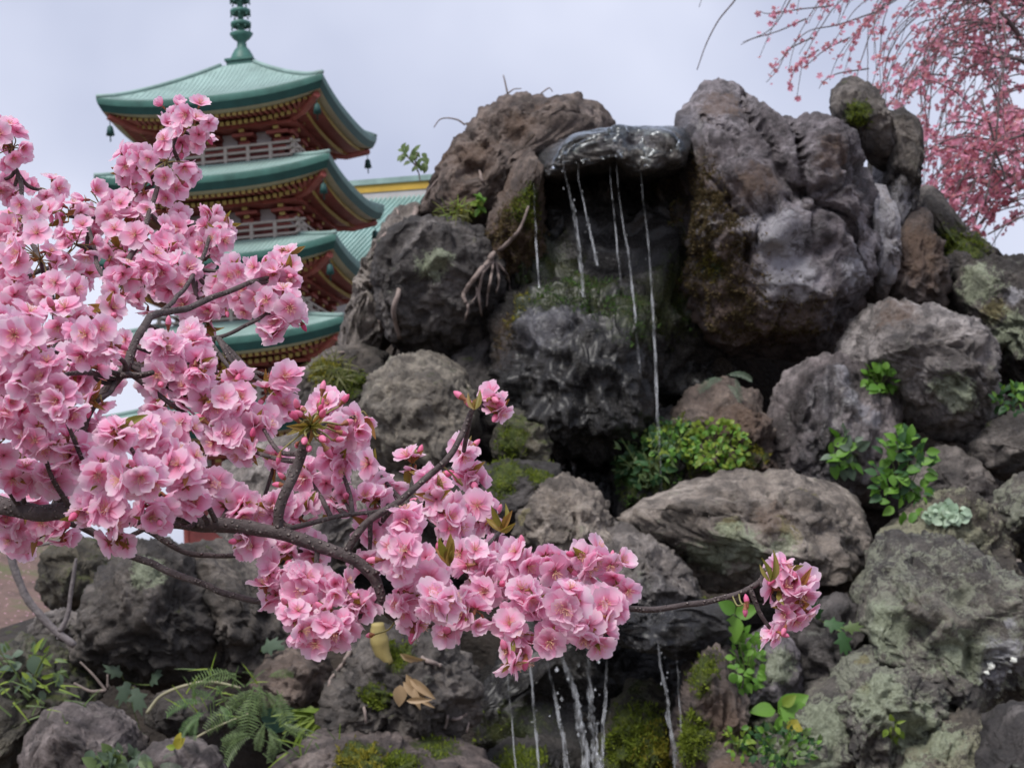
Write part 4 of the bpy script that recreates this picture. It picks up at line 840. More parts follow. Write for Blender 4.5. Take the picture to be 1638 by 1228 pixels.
# ------------------------------------------------------------------ roots, dry stalks, dead wood
def woody(name, label, cat, paths, mat, part='root', group=None):
    x0, y0 = paths[0][0][0][:2]; base = surf(x0, y0, .0); d0 = proj(base)[2]; e = empty(name, base, label, cat, group)
    for pts, r0_, r1_ in paths:
        P = smooth_path([(p[0], p[1]) for p in pts], 6); k = np.linspace(0, 1, len(P)); prev = d0; W3 = []
        for (x, y) in P:
            q = surf(x, y, .02, d0); dq = proj(q)[2]; dq = min(max(dq, prev-.04), prev+.04); prev = dq; W3.append(at(x, y, dq))
        W3 = np.array(W3); W3 += np.stack([fbm(W3*9+j*11, 2)*.006 for j in range(3)], 1)
        b = MB(); b.tube(W3-base, (r0_+(r1_-r0_)*k)*d0/F, 6, .3); b.build(part, mat, e, None, True)
    return e
woody('root_cluster', 'pale forked roots dangling beside the dark cracked boulder', 'roots', [
    ([(790,405),(775,425),(755,450),(742,470),(745,485)], 5, 3), ([(785,415),(772,440),(765,470),(770,505)], 3.5, 2), ([(788,415),(786,440),(780,470),(778,490)], 3, 1.5),
    ([(792,418),(798,445),(795,470)], 3, 1.5), ([(795,420),(812,440),(818,470)], 2.5, 1), ([(760,445),(762,470),(752,485)], 2.5, 1), ([(800,400),(830,370),(845,330)], 4, 2), ([(745,475),(748,495),(742,512)], 3, 1.5)], M_root)
woody('vine', 'dry brown vine tangle climbing the left flank rocks', 'vine', [
    ([(668,330),(660,355),(645,380),(645,420),(640,460),(630,500),(640,540)], 5, 3.5), ([(655,362),(620,372),(595,400)], 3.5, 2), ([(650,375),(690,365),(720,362)], 3.5, 2),
    ([(645,390),(628,380),(615,385)], 2.5, 1.5), ([(640,465),(615,480),(605,500),(610,530)], 3, 1.5), ([(605,500),(595,470),(592,455)], 2, 1), ([(632,505),(600,540),(570,560),(540,565)], 3, 2),
    ([(636,530),(660,560),(700,565)], 3, 2), ([(640,540),(625,575),(590,600)], 3, 2), ([(640,355),(634,335)], 2, 1.5), ([(675,330),(690,300),(720,270)], 3, 1.5), ([(790,345),(775,300),(765,270)], 4, 2), ([(650,570),(690,575),(730,590),(752,615)], 2.5, 1.5), ([(730,560),(735,520),(742,490)], 2.5, 1.5)], M_root, 'stem')
def free_stalk(label, paths, d, mat, name='dry_stalk', cat='stalk', part='stem'):
    base = at(*paths[0][0][0][:2], d); e = empty(name, base, label, cat)
    for pts, ra, rb in paths:
        P = smooth_path(pts, 6); W3 = np.array([at(x, y, d) for x, y in P])-base; k = np.linspace(0, 1, len(P)); b = MB(); b.tube(W3, (ra+(rb-ra)*k)*d/F, 6, .2); b.build(part, mat, e, None, True)
    return e
free_stalk('thin dry stalks standing on top of the reddish peak boulder', [([(812,150),(808,132),(805,120)], 1.6, .8), ([(812,150),(822,143),(834,142)], 1.3, .7), ([(865,150),(878,141),(884,147)], 1.3, .7)], 8.6, M_twig)
free_stalk('arched dry stalk on the left slope of the reddish peak', [([(744,200),(732,192),(715,189),(703,192),(694,204)], 1.6, .8)], 8.5, M_twig)
# bare grey branch at lower left
free_stalk('bare grey forked branch sticking out at the lower left', [([(14,872),(22,905),(42,955),(66,985),(88,1008),(120,1032)], 7, 6), ([(95,1010),(108,985),(113,950),(120,905),(122,893)], 5, 2.5), ([(20,875),(60,872),(110,862)], 3, 2), ([(96,1015),(92,1022)], 4, 3)], 4.9, simple('grey_bark', (.17, .15, .15), .85, .35, 40, .4), 'dead_branch', 'branch', 'limb')
free_stalk('thin brown dead twigs crossing the dark rock at lower left', [([(170,1105),(150,1080),(128,1058)], 2.5, 1.5), ([(170,1103),(145,1105),(118,1092)], 3, 2), ([(172,1100),(172,1078)], 2, 1.5)], 5.2, M_twig, 'dead_twig', 'branch', 'twig')
free_stalk('pale dry runner arching over the lower left ferns', [([(235,1140),(258,1112),(300,1095),(340,1090),(385,1100)], 3, 2), ([(270,1228),(300,1190),(340,1165),(400,1140)], 2.5, 1.5)], 5.1, simple('pale_runner', (.30, .28, .18), .8, .2, 20), 'runner', 'stalk')
free_stalk('grey dead stem rising beside the knobbly rock with rosette', [([(1462,825),(1458,790),(1450,760),(1478,735)], 2, 1.2)], 6.3, M_twig)
# dry bulb and dead leaves
M_bulb = simple('bulb', (.34, .27, .10), .6, .25, 25)
bd = surf(625, 1040, .0); d0 = proj(bd)[2]-.06; e = empty('dry_bulb', bd, 'withered bulb plant with curled tan dead leaves on mossy rock', 'plant')
b = MB(); P = np.array([at(x, y, d0) for x, y in smooth_path([(604,996),(606,1020),(612,1045),(622,1062)], 5)])-bd; b.tube(P, np.interp(np.linspace(0, 1, len(P)), [0, .4, 1], [10, 15, 9])*d0/F, 10, .1); b.build('bulb', M_bulb, e, None, True)
for (x, y, dx, dy, L_, wd) in [(650,1078,30,42,62,.5),(645,1090,38,40,60,.45),(640,1095,0,42,46,1.0),(655,1085,52,38,70,.4),(650,1120,60,-4,56,.35),(660,1110,50,28,55,.3),(662,1100,12,44,48,.5),(640,1045,62,24,70,.4),(645,1050,40,8,50,.5)]:
    P = surf(x, y, .05+.04*rng.random(), d0); place('dead_leaf', LM['dry'], e, P, pxdir(dx, dy, .2), L_*.72*d0/F, -FW+rng.normal(0, .5, 3), wid=wd)
woody('root_cluster', 'dry roots hanging round the withered bulb', 'roots', [([(560,1040),(545,1065),(528,1090),(522,1115),(528,1130)], 4, 2), ([(590,1095),(582,1120),(585,1155)], 4, 2), ([(700,1130),(715,1145),(710,1165)], 3, 2), ([(690,1130),(725,1150),(748,1140),(745,1170)], 3, 2), ([(640,1040),(680,1055),(705,1065)], 5, 3)], M_root)

# ------------------------------------------------------------------ blossom trees
t = NT('cherry_petal'); v = t.objvec(); g_ = t.n('ShaderNodeNewGeometry')
pv = t.n('ShaderNodeVertexColor', layer_name='pv'); sp_ = t.n('ShaderNodeSeparateColor'); t.l(pv.outputs['Color'], sp_.inputs[0])
rnd = t.math('FRACT', t.math('ADD', t.rand, sp_.outputs[2]))
pale = t.ramp(sp_.outputs[0], [(0, (.72, .13, .26)), (.14, (.90, .40, .56)), (.45, (.97, .65, .82)), (1, (1., .88, .95))])
deep = t.ramp(sp_.outputs[0], [(0, (.64, .08, .20)), (.18, (.88, .25, .45)), (.6, (.95, .43, .66)), (1, (.97, .58, .79))])
c = t.mix(t.step(rnd, .45, 1.35), pale, deep)
wv = t.n('ShaderNodeTexWave'); wv.inputs['Scale'].default_value = 3.2; wv.inputs['Distortion'].default_value = 1.5
cb = t.n('ShaderNodeCombineXYZ'); t.l(t.math('MULTIPLY', sp_.outputs[1], 3.), cb.inputs[0]); t.l(t.math('MULTIPLY', sp_.outputs[0], .4), cb.inputs[1]); t.l(cb.outputs[0], wv.inputs['Vector'])
c = t.mix(t.math('MULTIPLY', wv.outputs['Fac'], .16), c, (.80, .28, .45))
p = t.pbr(c, .55, None, .25)
tr = t.n('ShaderNodeBsdfTranslucent'); t.l(t.mix(.5, c, (1, .9, .95), 'MULTIPLY'), tr.inputs[0])
ms = t.n('ShaderNodeMixShader'); ms.inputs[0].default_value = .52; t.l(p.outputs[0], ms.inputs[1]); t.l(tr.outputs[0], ms.inputs[2]); t.l(ms.outputs[0], t.out.inputs['Surface']); M_petal = t.m
M_bud = leaf_mat('bud_pink', (.74, .13, .30), (.86, .32, .50), .3)
M_calyx = leaf_mat('calyx', (.28, .09, .06), (.36, .17, .07), .15)
M_anther = simple('stamen', (.78, .50, .32), .6, .2, 5)
M_ped = simple('pedicel', (.26, .24, .08), .6, .25, 20)
M_young = leaf_mat('young_leaf', (.24, .24, .05), (.34, .17, .06), .45)
t = NT('cherry_bark'); v = t.objvec(); f = t.noise(v, 60, 5, .7); sk = t.vor(v, 230)
c = t.ramp(f, [(.3, (.035, .026, .026)), (.55, (.085, .066, .064)), (.75, (.15, .125, .12))])
t.pbr(t.mix(t.math('MULTIPLY', t.step(sk, .32, .18), .55), c, (.32, .27, .25)), .75, t.bump(t.math('ADD', f, t.math('MULTIPLY', t.step(sk, .4, .1), .6)), .9, .004), .35); M_bark = t.m

def petal_geo(seed, nv=6, nu=2):
    rs = np.random.default_rng(seed); V = []; A = []
    cup = rs.uniform(-.06, .14); ruf = rs.uniform(.008, .028); ph = rs.uniform(0, 6, 3); tw = rs.uniform(-.12, .12)
    for i in range(nv+1):
        v_ = i/nv
        for j in range(-nu, nu+1):
            u = j/nu; w_ = (.09+.40*math.sin(math.pi*min(1, .10+.62*v_))**1.15)*(1-.33*max(0, v_-.72)/.28) if v_ > 0 else .07
            notch = .13*max(0, 1-abs(u)*1.9)*v_**5; edge = .10*abs(u)**2.2*v_**2
            z_ = cup*v_*v_+.16*u*u*w_*1.6+ruf*v_*math.sin(u*4+ph[0])+ruf*v_*v_*math.sin(v_*7+u*3+ph[1])+tw*u*v_
            V.append((u*w_*.98, .05+.95*v_-notch-edge, z_)); A.append((v_, abs(u), 0, 1))
    n = 2*nu+1; return np.array(V), np.array(A, np.float32), np.array([(i*n+j, i*n+j+1, (i+1)*n+j+1, (i+1)*n+j) for i in range(nv) for j in range(n-1)])
def attr(me, A):
    a_ = me.color_attributes.new('pv', 'FLOAT_COLOR', 'POINT'); a_.data.foreach_set('color', np.asarray(A, np.float32).ravel())
PET = [petal_geo(i) for i in range(8)]
me_pet = []
for V, A, Fc in PET: me = mesh_np('petal', V, Fc, M_petal); attr(me, A); me_pet.append(me)
def calyx_geo():
    b = MB(); b.lathe([(.035, -.40), (.085, -.30), (.10, -.12), (.13, -.01), (.05, .01)], 8)
    for k in range(5):
        a_ = 2*math.pi*(k+.5)/5; c_, s_ = math.cos(a_), math.sin(a_); n_ = np.array((-s_, c_, 0)); r_ = np.array((c_, s_, 0))
        b.add([r_*.10+n_*.07-np.array((0, 0, .03)), r_*.10-n_*.07-np.array((0, 0, .03)), r_*.40-np.array((0, 0, .0)), r_*.25-n_*.07-np.array((0, 0, .03)), r_*.25+n_*.07-np.array((0, 0, .03))], [(0, 1, 3, 4), (4, 3, 2)])
    return b
cg = calyx_geo(); me_cal = mesh_np('blossom', cg.v, cg.f, M_calyx)
def stamen_geo(seed, n=16):
    rs = np.random.default_rng(seed); b = MB()
    for k in range(n):
        a_ = 2*math.pi*k/n+rs.uniform(-.2, .2); sp2 = rs.uniform(.12, .34); h_ = rs.uniform(.30, .46); P = np.array(((0, 0, 0), (sp2*.45*math.cos(a_), sp2*.45*math.sin(a_), h_*.55), (sp2*math.cos(a_), sp2*math.sin(a_), h_)))
        b.tube(P, .011, 3, 0, False); b.lathe([(0, -.03), (.028, 0), (0, .03)], 4, P[-1])
    return b
me_st = [mesh_np('stamens', g2.v, g2.f, M_anther) for g2 in (stamen_geo(1), stamen_geo(2), stamen_geo(3))]
def basis(n_, roll):
    n_ = n_/np.linalg.norm(n_); a_ = np.array((0, 0, 1.)) if abs(n_[2]) < .9 else np.array((1., 0, 0)); x_ = np.cross(a_, n_); x_ /= np.linalg.norm(x_); y_ = np.cross(n_, x_)
    c_, s_ = math.cos(roll), math.sin(roll); return np.stack([c_*x_+s_*y_, -s_*x_+c_*y_, n_], 1)
def M4(R_, loc, sc): return Matrix(((R_[0,0]*sc, R_[0,1]*sc, R_[0,2]*sc, loc[0]), (R_[1,0]*sc, R_[1,1]*sc, R_[1,2]*sc, loc[1]), (R_[2,0]*sc, R_[2,1]*sc, R_[2,2]*sc, loc[2]), (0, 0, 0, 1)))
def rot_petal(k, tilt):
    a_ = 2*math.pi*k/5; c_, s_ = math.cos(a_), math.sin(a_); ct, st = math.cos(tilt), math.sin(tilt)
    Rz = np.array(((c_, -s_, 0), (s_, c_, 0), (0, 0, 1))); Rx = np.array(((1, 0, 0), (0, ct, -st), (0, st, ct))); return Rz@Rx

troot = at(-420, 1500, 1.5); troot[2] = max(.05, troot[2]*0)
tree = empty('cherry_tree', troot, 'pink cherry tree with blossom laden branches reaching across the foreground', 'tree')
BR = []      # sampled branch points for attaching twigs
def limb(name, pts, ra, rb):
    P = smooth_path([p for p in pts], 7); W3 = np.array([at(*p) for p in P]); k = np.linspace(0, 1, len(P))
    W3 += np.stack([fbm(W3*22+j*13, 2) for j in range(3)], 1)*.0022
    rad = (ra+(rb-ra)*k)*np.array([p[2] for p in P])/F; rad = rad*(1+.10*perlin(W3*70))
    b = MB(); b.tube(W3-troot, rad, 12, .06)
    if len(pts) > 3:
        for i in range(len(W3)): BR.append(W3[i])
    return b.build(name, M_bark, tree, None, True)
limb('limb', [(-330,1100,1.4),(-200,900,1.3),(-60,795,1.22),(0,808,1.18),(55,819,1.17),(110,816,1.16),(200,826,1.15),(300,834,1.14),(380,843,1.13),(440,851,1.13),(500,868,1.13),(555,888,1.13),(590,915,1.13),(603,942,1.13),(608,962,1.13)], 17, 8)
limb('branch', [(600,935,1.13),(612,970,1.14),(645,992,1.16),(700,1000,1.17),(800,988,1.18),(900,976,1.18),(1005,975,1.18),(1060,973,1.19),(1120,967,1.2),(1165,955,1.2),(1200,942,1.2),(1218,930,1.2),(1226,912,1.2)], 6, 4.2)
limb('branch', [(552,884,1.13),(570,855,1.13),(600,825,1.13),(640,798,1.14),(680,766,1.15),(712,737,1.15),(738,698,1.16),(754,662,1.17),(764,645,1.17)], 6.5, 4.2)
limb('branch', [(444,852,1.13),(447,815,1.13),(458,780,1.13),(476,742,1.14),(489,702,1.14),(497,680,1.14)], 8, 8.5)
limb('branch', [(450,850,1.14),(490,840,1.15),(540,826,1.16),(600,816,1.17),(660,812,1.19)], 4.5, 3)
limb('branch', [(60,818,1.2),(140,846,1.24),(205,886,1.24),(262,911,1.22),(320,935,1.2),(380,955,1.18),(450,967,1.16),(500,968,1.15)], 6.5, 4.5)
limb('branch', [(200,830,1.2),(265,868,1.2),(300,884,1.2),(350,889,1.2),(400,889,1.19),(450,884,1.18)], 5, 3.5)
limb('branch', [(90,818,1.18),(105,770,1.18),(125,705,1.19),(145,652,1.19),(172,622,1.19),(200,592,1.19),(214,560,1.2),(232,522,1.22),(252,502,1.25),(300,492,1.3),(350,472,1.34),(400,452,1.36)], 11, 4)
limb('branch', [(198,604,1.18),(222,602,1.17),(245,596,1.16)], 5.5, 4.5)
limb('branch', [(235,520,1.24),(280,538,1.28),(340,540,1.3),(392,521,1.33),(430,500,1.35)], 4, 2.8)
limb('branch', [(-60,500,1.4),(0,470,1.38),(40,444,1.36),(100,420,1.4)], 6, 3.5)
limb('branch', [(60,640,1.25),(90,560,1.28),(85,480,1.32),(60,410,1.38),(40,360,1.42),(36,325,1.44),(31,290,1.46),(18,255,1.46)], 5.5, 3.5)
limb('branch', [(150,640,1.22),(120,560,1.28),(170,480,1.34),(160,430,1.4),(150,390,1.44),(138,345,1.46)], 5, 3)
limb('branch', [(170,480,1.34),(205,420,1.42),(235,350,1.48),(255,290,1.52),(275,235,1.55),(290,195,1.57)], 5, 3.5)
limb('branch', [(255,500,1.26),(300,455,1.36),(325,410,1.44),(340,370,1.48)], 4, 3)
limb('branch', [(-40,640,1.2),(20,620,1.15),(60,600,1.12)], 5, 3.5)
limb('branch', [(640,930,1.15),(700,915,1.15),(770,880,1.17),(800,850,1.2)], 4, 2.5)
limb('branch', [(800,988,1.18),(840,950,1.17),(890,915,1.17),(940,900,1.17)], 3.5, 2.5)

UMB = [(15,235,46,1.45),(-12,290,42,1.5),(-5,215,36,1.46),(272,188,32,1.58),(308,200,40,1.55),(285,222,36,1.58),(322,225,22,1.57),(212,252,36,1.55),(262,258,44,1.5),(232,288,36,1.55),(298,278,28,1.58),(195,275,24,1.56),
 (340,345,30,1.5),(346,385,36,1.48),(326,415,34,1.5),(360,365,20,1.5),(75,305,32,1.52),(45,350,42,1.42),(105,345,42,1.46),(160,335,40,1.5),(215,345,45,1.5),(268,322,36,1.53),(60,415,50,1.3),(118,390,42,1.42),(190,395,42,1.45),(240,385,42,1.45),(290,372,34,1.5),(15,430,40,1.35),(20,480,46,1.3),(88,470,44,1.28),(195,450,44,1.36),(245,435,44,1.38),(292,440,40,1.4),(312,490,36,1.4),(175,495,34,1.32),(270,400,34,1.44),
 (378,432,34,1.4),(428,442,38,1.38),(462,432,30,1.38),(400,480,38,1.38),(448,488,40,1.35),(440,524,30,1.35),(352,468,34,1.4),(462,408,20,1.4),(470,500,22,1.36),(365,445,26,1.4),
 (30,540,55,1.06),(95,520,42,1.2),(155,545,48,1.1),(60,605,52,1.06),(125,590,42,1.14),(20,655,52,1.1),(92,650,46,1.06),(205,555,34,1.26),(268,558,44,1.2),(308,545,32,1.25),(320,585,38,1.2),(255,600,40,1.2),(300,625,38,1.2),(190,690,34,1.02),(60,705,46,1.1),(115,722,40,1.1),(240,700,42,1.1),(292,690,36,1.15),(340,650,40,1.2),(382,640,34,1.22),(350,695,38,1.2),(30,755,42,1.15),(88,765,36,1.15),(160,755,40,1.06),(222,765,44,1.03),(290,750,44,1.08),(338,768,36,1.15),(178,820,38,1.06),(248,818,44,1.06),(300,800,34,1.1),(142,815,32,1.08),(190,865,22,1.08),(20,848,32,1.2),(65,842,22,1.2),(-15,590,40,1.1),(-10,720,40,1.12),(150,640,24,1.12),(0,820,26,1.2),
 (432,618,22,1.25),(462,608,22,1.25),(415,678,34,1.22),(380,610,22,1.24),(520,650,34,1.2),(556,690,36,1.2),(540,740,36,1.2),(488,760,34,1.2),(440,735,24,1.22),(530,690,28,1.18),(395,720,28,1.2),(575,665,16,1.2),
 (392,812,34,1.15),(438,812,30,1.16),(482,822,34,1.18),(400,868,34,1.14),(455,880,26,1.16),(370,800,24,1.16),(600,745,12,1.25),(658,742,24,1.25),(742,718,24,1.24),(752,760,32,1.25),(545,800,36,1.2),(600,800,38,1.2),(650,832,36,1.12),(700,800,40,1.2),(762,815,32,1.22),(785,838,26,1.22),(720,842,36,1.18),(590,850,32,1.2),(690,770,26,1.22),(530,770,28,1.22),
 (440,920,34,1.14),(490,930,40,1.12),(540,940,38,1.12),(478,990,40,1.1),(540,1000,42,1.1),(515,1030,24,1.1),(578,970,36,1.12),(430,950,20,1.14),(640,892,40,1.1),(690,915,38,1.12),(645,955,36,1.12),(700,965,44,1.08),(752,980,40,1.12),(760,900,40,1.15),(718,1005,26,1.12),(770,945,36,1.14),(660,990,22,1.13),
 (832,900,38,1.15),(882,900,38,1.15),(940,898,40,1.15),(980,908,22,1.15),(850,960,44,1.12),(910,970,44,1.1),(968,968,38,1.13),(818,1005,36,1.12),(880,1015,34,1.12),(946,1018,36,1.12),(815,1055,20,1.1),(802,930,36,1.15),(990,940,20,1.15),(840,1040,20,1.12),
 (1252,912,26,1.2),(1280,938,28,1.2),(1262,980,30,1.2),(1238,1012,22,1.2),(1245,945,20,1.2),(1285,965,18,1.2),(785,635,16,1.17),(797,658,12,1.17),
 (128,440,30,1.5),(150,378,38,1.52),(215,305,28,1.57),(228,478,34,1.44),(130,520,34,1.32),(178,605,26,1.28),(112,790,30,1.2),(50,800,28,1.2),(332,520,28,1.4),(0,380,42,1.42),(-5,520,40,1.2),(100,855,20,1.2),(40,872,18,1.22),(90,560,34,1.3),(150,690,30,1.2),(20,300,26,1.5),(345,610,26,1.3),(260,650,34,1.26),(450,650,24,1.26),(620,780,26,1.24),(500,880,26,1.2),(590,900,26,1.18),(790,880,28,1.2),(870,940,30,1.2),(930,940,30,1.2)]
SPARSE = {(600,745,12,1.25), (785,635,16,1.17), (797,658,12,1.17), (575,665,16,1.2)}
fl = []      # blossoms: centre, normal, radius
ped = MB(); BUDS = []; LEAVES = []
BRA = np.array(BR)
for ui, u_ in enumerate(UMB):
    x, y, r, d = u_; c0 = at(x, y, d); R_ = r*d/F
    nfl = int(round(max(1, (r/30.)**2*4.5+.6)))
    if u_ in SPARSE: nfl = 2
    node = c0+FW*R_*.35
    # twig from the nearest branch to the node
    dn_ = np.linalg.norm(BRA-node, axis=1); bp = BRA[np.argmin(dn_)]
    if dn_.min() > .006:
        b = MB(); midp = (bp+node)/2+rng.normal(0, .05*dn_.min(), 3)+np.array((0, 0, -.06*dn_.min())); b.tube(smooth_path([bp, midp, node], 5)-troot, np.linspace(.0023, .0015, 11), 7, .15); b.build('twig', M_bark, tree, None, True)
    ga = rng.uniform(0, 6)
    for k in range(nfl):
        zc = 1-1.75*(k+.5)/nfl; th = ga+k*2.39996; rr_ = math.sqrt(max(0, 1-zc*zc))
        dr = -FW*zc+RT*rr_*math.cos(th)+UP*rr_*math.sin(th)+rng.normal(0, .22, 3); dr /= np.linalg.norm(dr)
        off = max(R_-.009, .006)*rng.uniform(.45, 1.35)
        pos = c0+dr*off; nn = dr*.8-FW*rng.uniform(-.1, .9)+rng.normal(0, .5, 3)+np.array((0, 0, -.15))
        fr_ = .0138*rng.uniform(.75, 1.15)
        nn /= np.linalg.norm(nn); fl.append((pos, nn, fr_))
        bpt = pos-nn*fr_*.38; ped.tube(smooth_path([node, (node+bpt)/2+np.array((0, 0, .002))+rng.normal(0, .0015, 3), bpt], 3), .00062, 5)
    for k in range(rng.integers(0, 2)):
        dr = rng.normal(0, 1, 3)-FW*.5; dr /= np.linalg.norm(dr); BUDS.append((node, c0+dr*R_*rng.uniform(.7, 1.05), dr))
    if rng.random() < .85:
        for k in range(rng.integers(1, 4)): dr = rng.normal(0, 1, 3)-FW*.7+np.array((0, 0, .25)); LEAVES.append((node-FW*R_*.3, dr, rng.uniform(.012, .022)))
# the bud hub and the opening buds by it, the twig-end cluster
hub = at(497, 682, 1.13)
for k in range(20):
    dr = rng.normal(0, 1, 3)-FW*.5; dr /= np.linalg.norm(dr); BUDS.append((hub, hub+dr*rng.uniform(.018, .032), dr))
for k in range(14): LEAVES.append((hub, rng.normal(0, 1, 3)-FW*.6, rng.uniform(.012, .02)))
for (bx, by) in ((745,640),(740,636),(1195,965),(1192,972),(595,1015),(455,765),(450,775),(165,745),(735,770)):
    q = at(bx, by, 1.16); nb = BRA[np.argmin(np.linalg.norm(BRA-q, axis=1))]; BUDS.append((nb, q, q-nb))
for (lx, ly) in ((720,905),(718,895),(722,900),(805,845),(800,850),(760,655),(1232,930)):
    for k in range(3): LEAVES.append((at(lx, ly, 1.1), UP+rng.normal(0, .5, 3), rng.uniform(.014, .022)))
tag(obj('pedicels', mesh_np('pedicels', np.array(ped.v)-troot, ped.f, M_ped), tree), kind='stuff')

# which blossoms show largest: paint discs front to back
fx = np.array([proj(f_[0]) for f_ in fl]); order = np.argsort(fx[:, 2]); cov = np.zeros((1228//3+80, 1638//3+80), bool); vis = np.zeros(len(fl))
yy, xx = np.mgrid[-16:17, -16:17]
for i in order:
    rp = fl[i][2]*F/fx[i, 2]/3; dsk = (xx**2+yy**2) < rp*rp; cx_, cy_ = int(fx[i, 0]/3)+40, int(fx[i, 1]/3)+40
    if not (16 <= cx_ < cov.shape[1]-17 and 16 <= cy_ < cov.shape[0]-17): continue
    if not (-20 < fx[i, 0] < 1660): continue
    sub_ = cov[cy_-16:cy_+17, cx_-16:cx_+17]; vis[i] = (dsk & ~sub_).sum(); sub_ |= dsk
top300 = set(np.argsort(-vis)[:300].tolist())
restV, restA, restF, calV, calF, nb_ = [], [], [], [], [], 0
cgv = np.array(cg.v)
for i, (pos, nn, fr_) in enumerate(fl):
    Rb = basis(nn, rng.uniform(0, 6)); op = rng.normal(.13, .13) if rng.random() < .85 else rng.uniform(.5, 1.1)
    if i in top300:
        bl = obj('blossom', me_cal, tree); bl.matrix_local = M4(Rb, pos-troot, fr_)
        for k in range(5):
            pe = obj('petal', me_pet[rng.integers(8)], bl); pe.matrix_local = M4(rot_petal(k, op+rng.normal(0, .13)), (0, 0, 0.012*(k % 2)), rng.uniform(.93, 1.05))
        st_ = obj('stamens', me_st[i % 3], bl)
    else:
        tint = rng.random()
        for k in range(5):
            V, A, Fc = PET[rng.integers(8)]; Rp = Rb@rot_petal(k, op+rng.normal(0, .13)); A2 = A.copy(); A2[:, 2] = (tint+rng.uniform(-.1, .1)) % 1
            restV.append((V@Rp.T)*fr_+pos-troot); restA.append(A2); restF.append(Fc+nb_); nb_ += len(V)
        base_ = len(calV)*len(cgv); calV.append((cgv@Rb.T)*fr_+pos-troot); calF += [tuple(q+base_ for q in f_) for f_ in cg.f]
me = mesh_np('blossom_mass', np.concatenate(restV), np.concatenate(restF), M_petal); attr(me, np.concatenate(restA)); tag(obj('blossom_mass', me, tree), kind='stuff')
tag(obj('calyx_mass', mesh_np('calyx_mass', np.concatenate(calV), calF, M_calyx), tree), kind='stuff')
bg_ = MB(); bg_.lathe([(0, 1.25), (.10, 1.18), (.27, .9), (.36, .5), (.30, .14), (.18, -.02)], 10); me_bud = mesh_np('bud', bg_.v, bg_.f, M_bud)
bc_ = MB(); bc_.lathe([(.37, .22), (.30, .02), (.20, -.12), (.17, -.45), (.08, -.6), (0, -.62)], 8); me_bcal = mesh_np('bud_calyx', bc_.v, bc_.f, M_calyx)
pb = MB()
for (n0, pos, dr) in BUDS:
    Rb = basis(np.asarray(dr)+rng.normal(0, .2, 3), rng.uniform(0, 6)); s_ = rng.uniform(.0055, .0085); bo = obj('bud', me_bud, tree); bo.matrix_local = M4(Rb, pos-troot, s_); obj('bud_calyx', me_bcal, bo); pb.tube(smooth_path([n0, (n0+pos)/2+rng.normal(0, .002, 3), pos-Rb[:, 2]*s_*.6], 3), .0007, 5)
tag(obj('bud_stalks', mesh_np('bud_stalks', np.array(pb.v)-troot, pb.f, M_ped), tree), kind='stuff')
me_yl = [lmesh('leaf', lance, M_young, fold=.5, droop=d_) for d_ in (.1, .3, -.15)]
for (b0, dr, L_) in LEAVES: place('leaf', me_yl[rng.integers(3)], tree, b0, dr, L_*rng.uniform(.8, 1.2), -FW+rng.normal(0, .6, 3))

# weeping plum at the upper right, behind the rockery
M_plum = leaf_mat('plum_petal', (.62, .22, .37), (.87, .48, .64), .45)
M_pbark = simple('plum_bark', (.13, .105, .105), .85, .35, 25, .3)
pr_ = at(1760, 1000, 10.3); pr_[2] = 0.
plum = empty('plum_tree', pr_, 'weeping plum tree with thin drooping twigs and rosy blossoms', 'tree')
def pl(name, W3, ra, rb, n=6):
    b = MB(); b.tube(np.asarray(W3)-pr_, np.linspace(ra, rb, len(W3)), n, .15); return b.build(name, M_pbark, plum, None, True)
tb = at(1780, 560, 10.3)
pl('trunk', smooth_path([pr_, (pr_+tb)/2+np.array((.15, .1, 0)), tb, at(1700, 250, 10.3), at(1690, 60, 10.3)], 8), .16, .07, 10)
heads = [[(1695,90,10.3),(1640,0,10.2),(1560,-70,10.1),(1470,-110,10),(1370,-110,9.9)], [(1700,200,10.3),(1650,90,10.1),(1600,20,9.9),(1540,-20,9.8),(1450,-40,9.7)], [(1700,160,10.3),(1700,40,10.5),(1640,-60,10.6),(1560,-120,10.6)], [(1720,260,10.3),(1680,150,10),(1640,100,9.8),(1590,90,9.7)], [(1690,60,10.3),(1720,-60,10.2),(1700,-140,10)]]
HP = []
for h_ in heads:
    W3 = np.array([at(*p) for p in smooth_path(h_, 6)]); pl('limb', W3, .022, .010, 8); HP += list(W3)
HP = np.array(HP); PB = []
def twig(W3, ra=.0055, rb=.002, dens=.5, big=0):
    dens *= 1.1; W3 = np.asarray(W3); pl('twig', W3, ra, rb, 5)
    for i in range(2, len(W3)):
        k = rng.poisson(dens)
        for _ in range(k):
            t_ = rng.random(); 
            for _2 in range(rng.integers(1, 4)): PB.append((W3[i]*(1-t_)+W3[i-1]*t_+rng.normal(0, .016, 3), big))
def gravity_twig(p0, vx, n=14, step=.1, dens=.5, bend=.35, big=0):
    dv = np.array((vx, rng.normal(0, .25), rng.uniform(.1, .6))); W3 = [p0]
    for i in range(n):
        dv = dv/np.linalg.norm(dv); dv[2] -= bend*rng.uniform(.4, 1.2)*.5; dv[:2] += rng.normal(0, .10, 2); dv /= np.linalg.norm(dv); W3.append(W3[-1]+dv*step*rng.uniform(.8, 1.1))
    twig(smooth_path(W3, 2), dens=dens, big=big)
for i in range(105):
    p0 = HP[rng.integers(len(HP))]; x_ = proj(p0)[0]
    gravity_twig(p0, rng.normal(-.75, .55), int(rng.integers(8, 18)), .085, .22 if x_ < 1480 else .42)
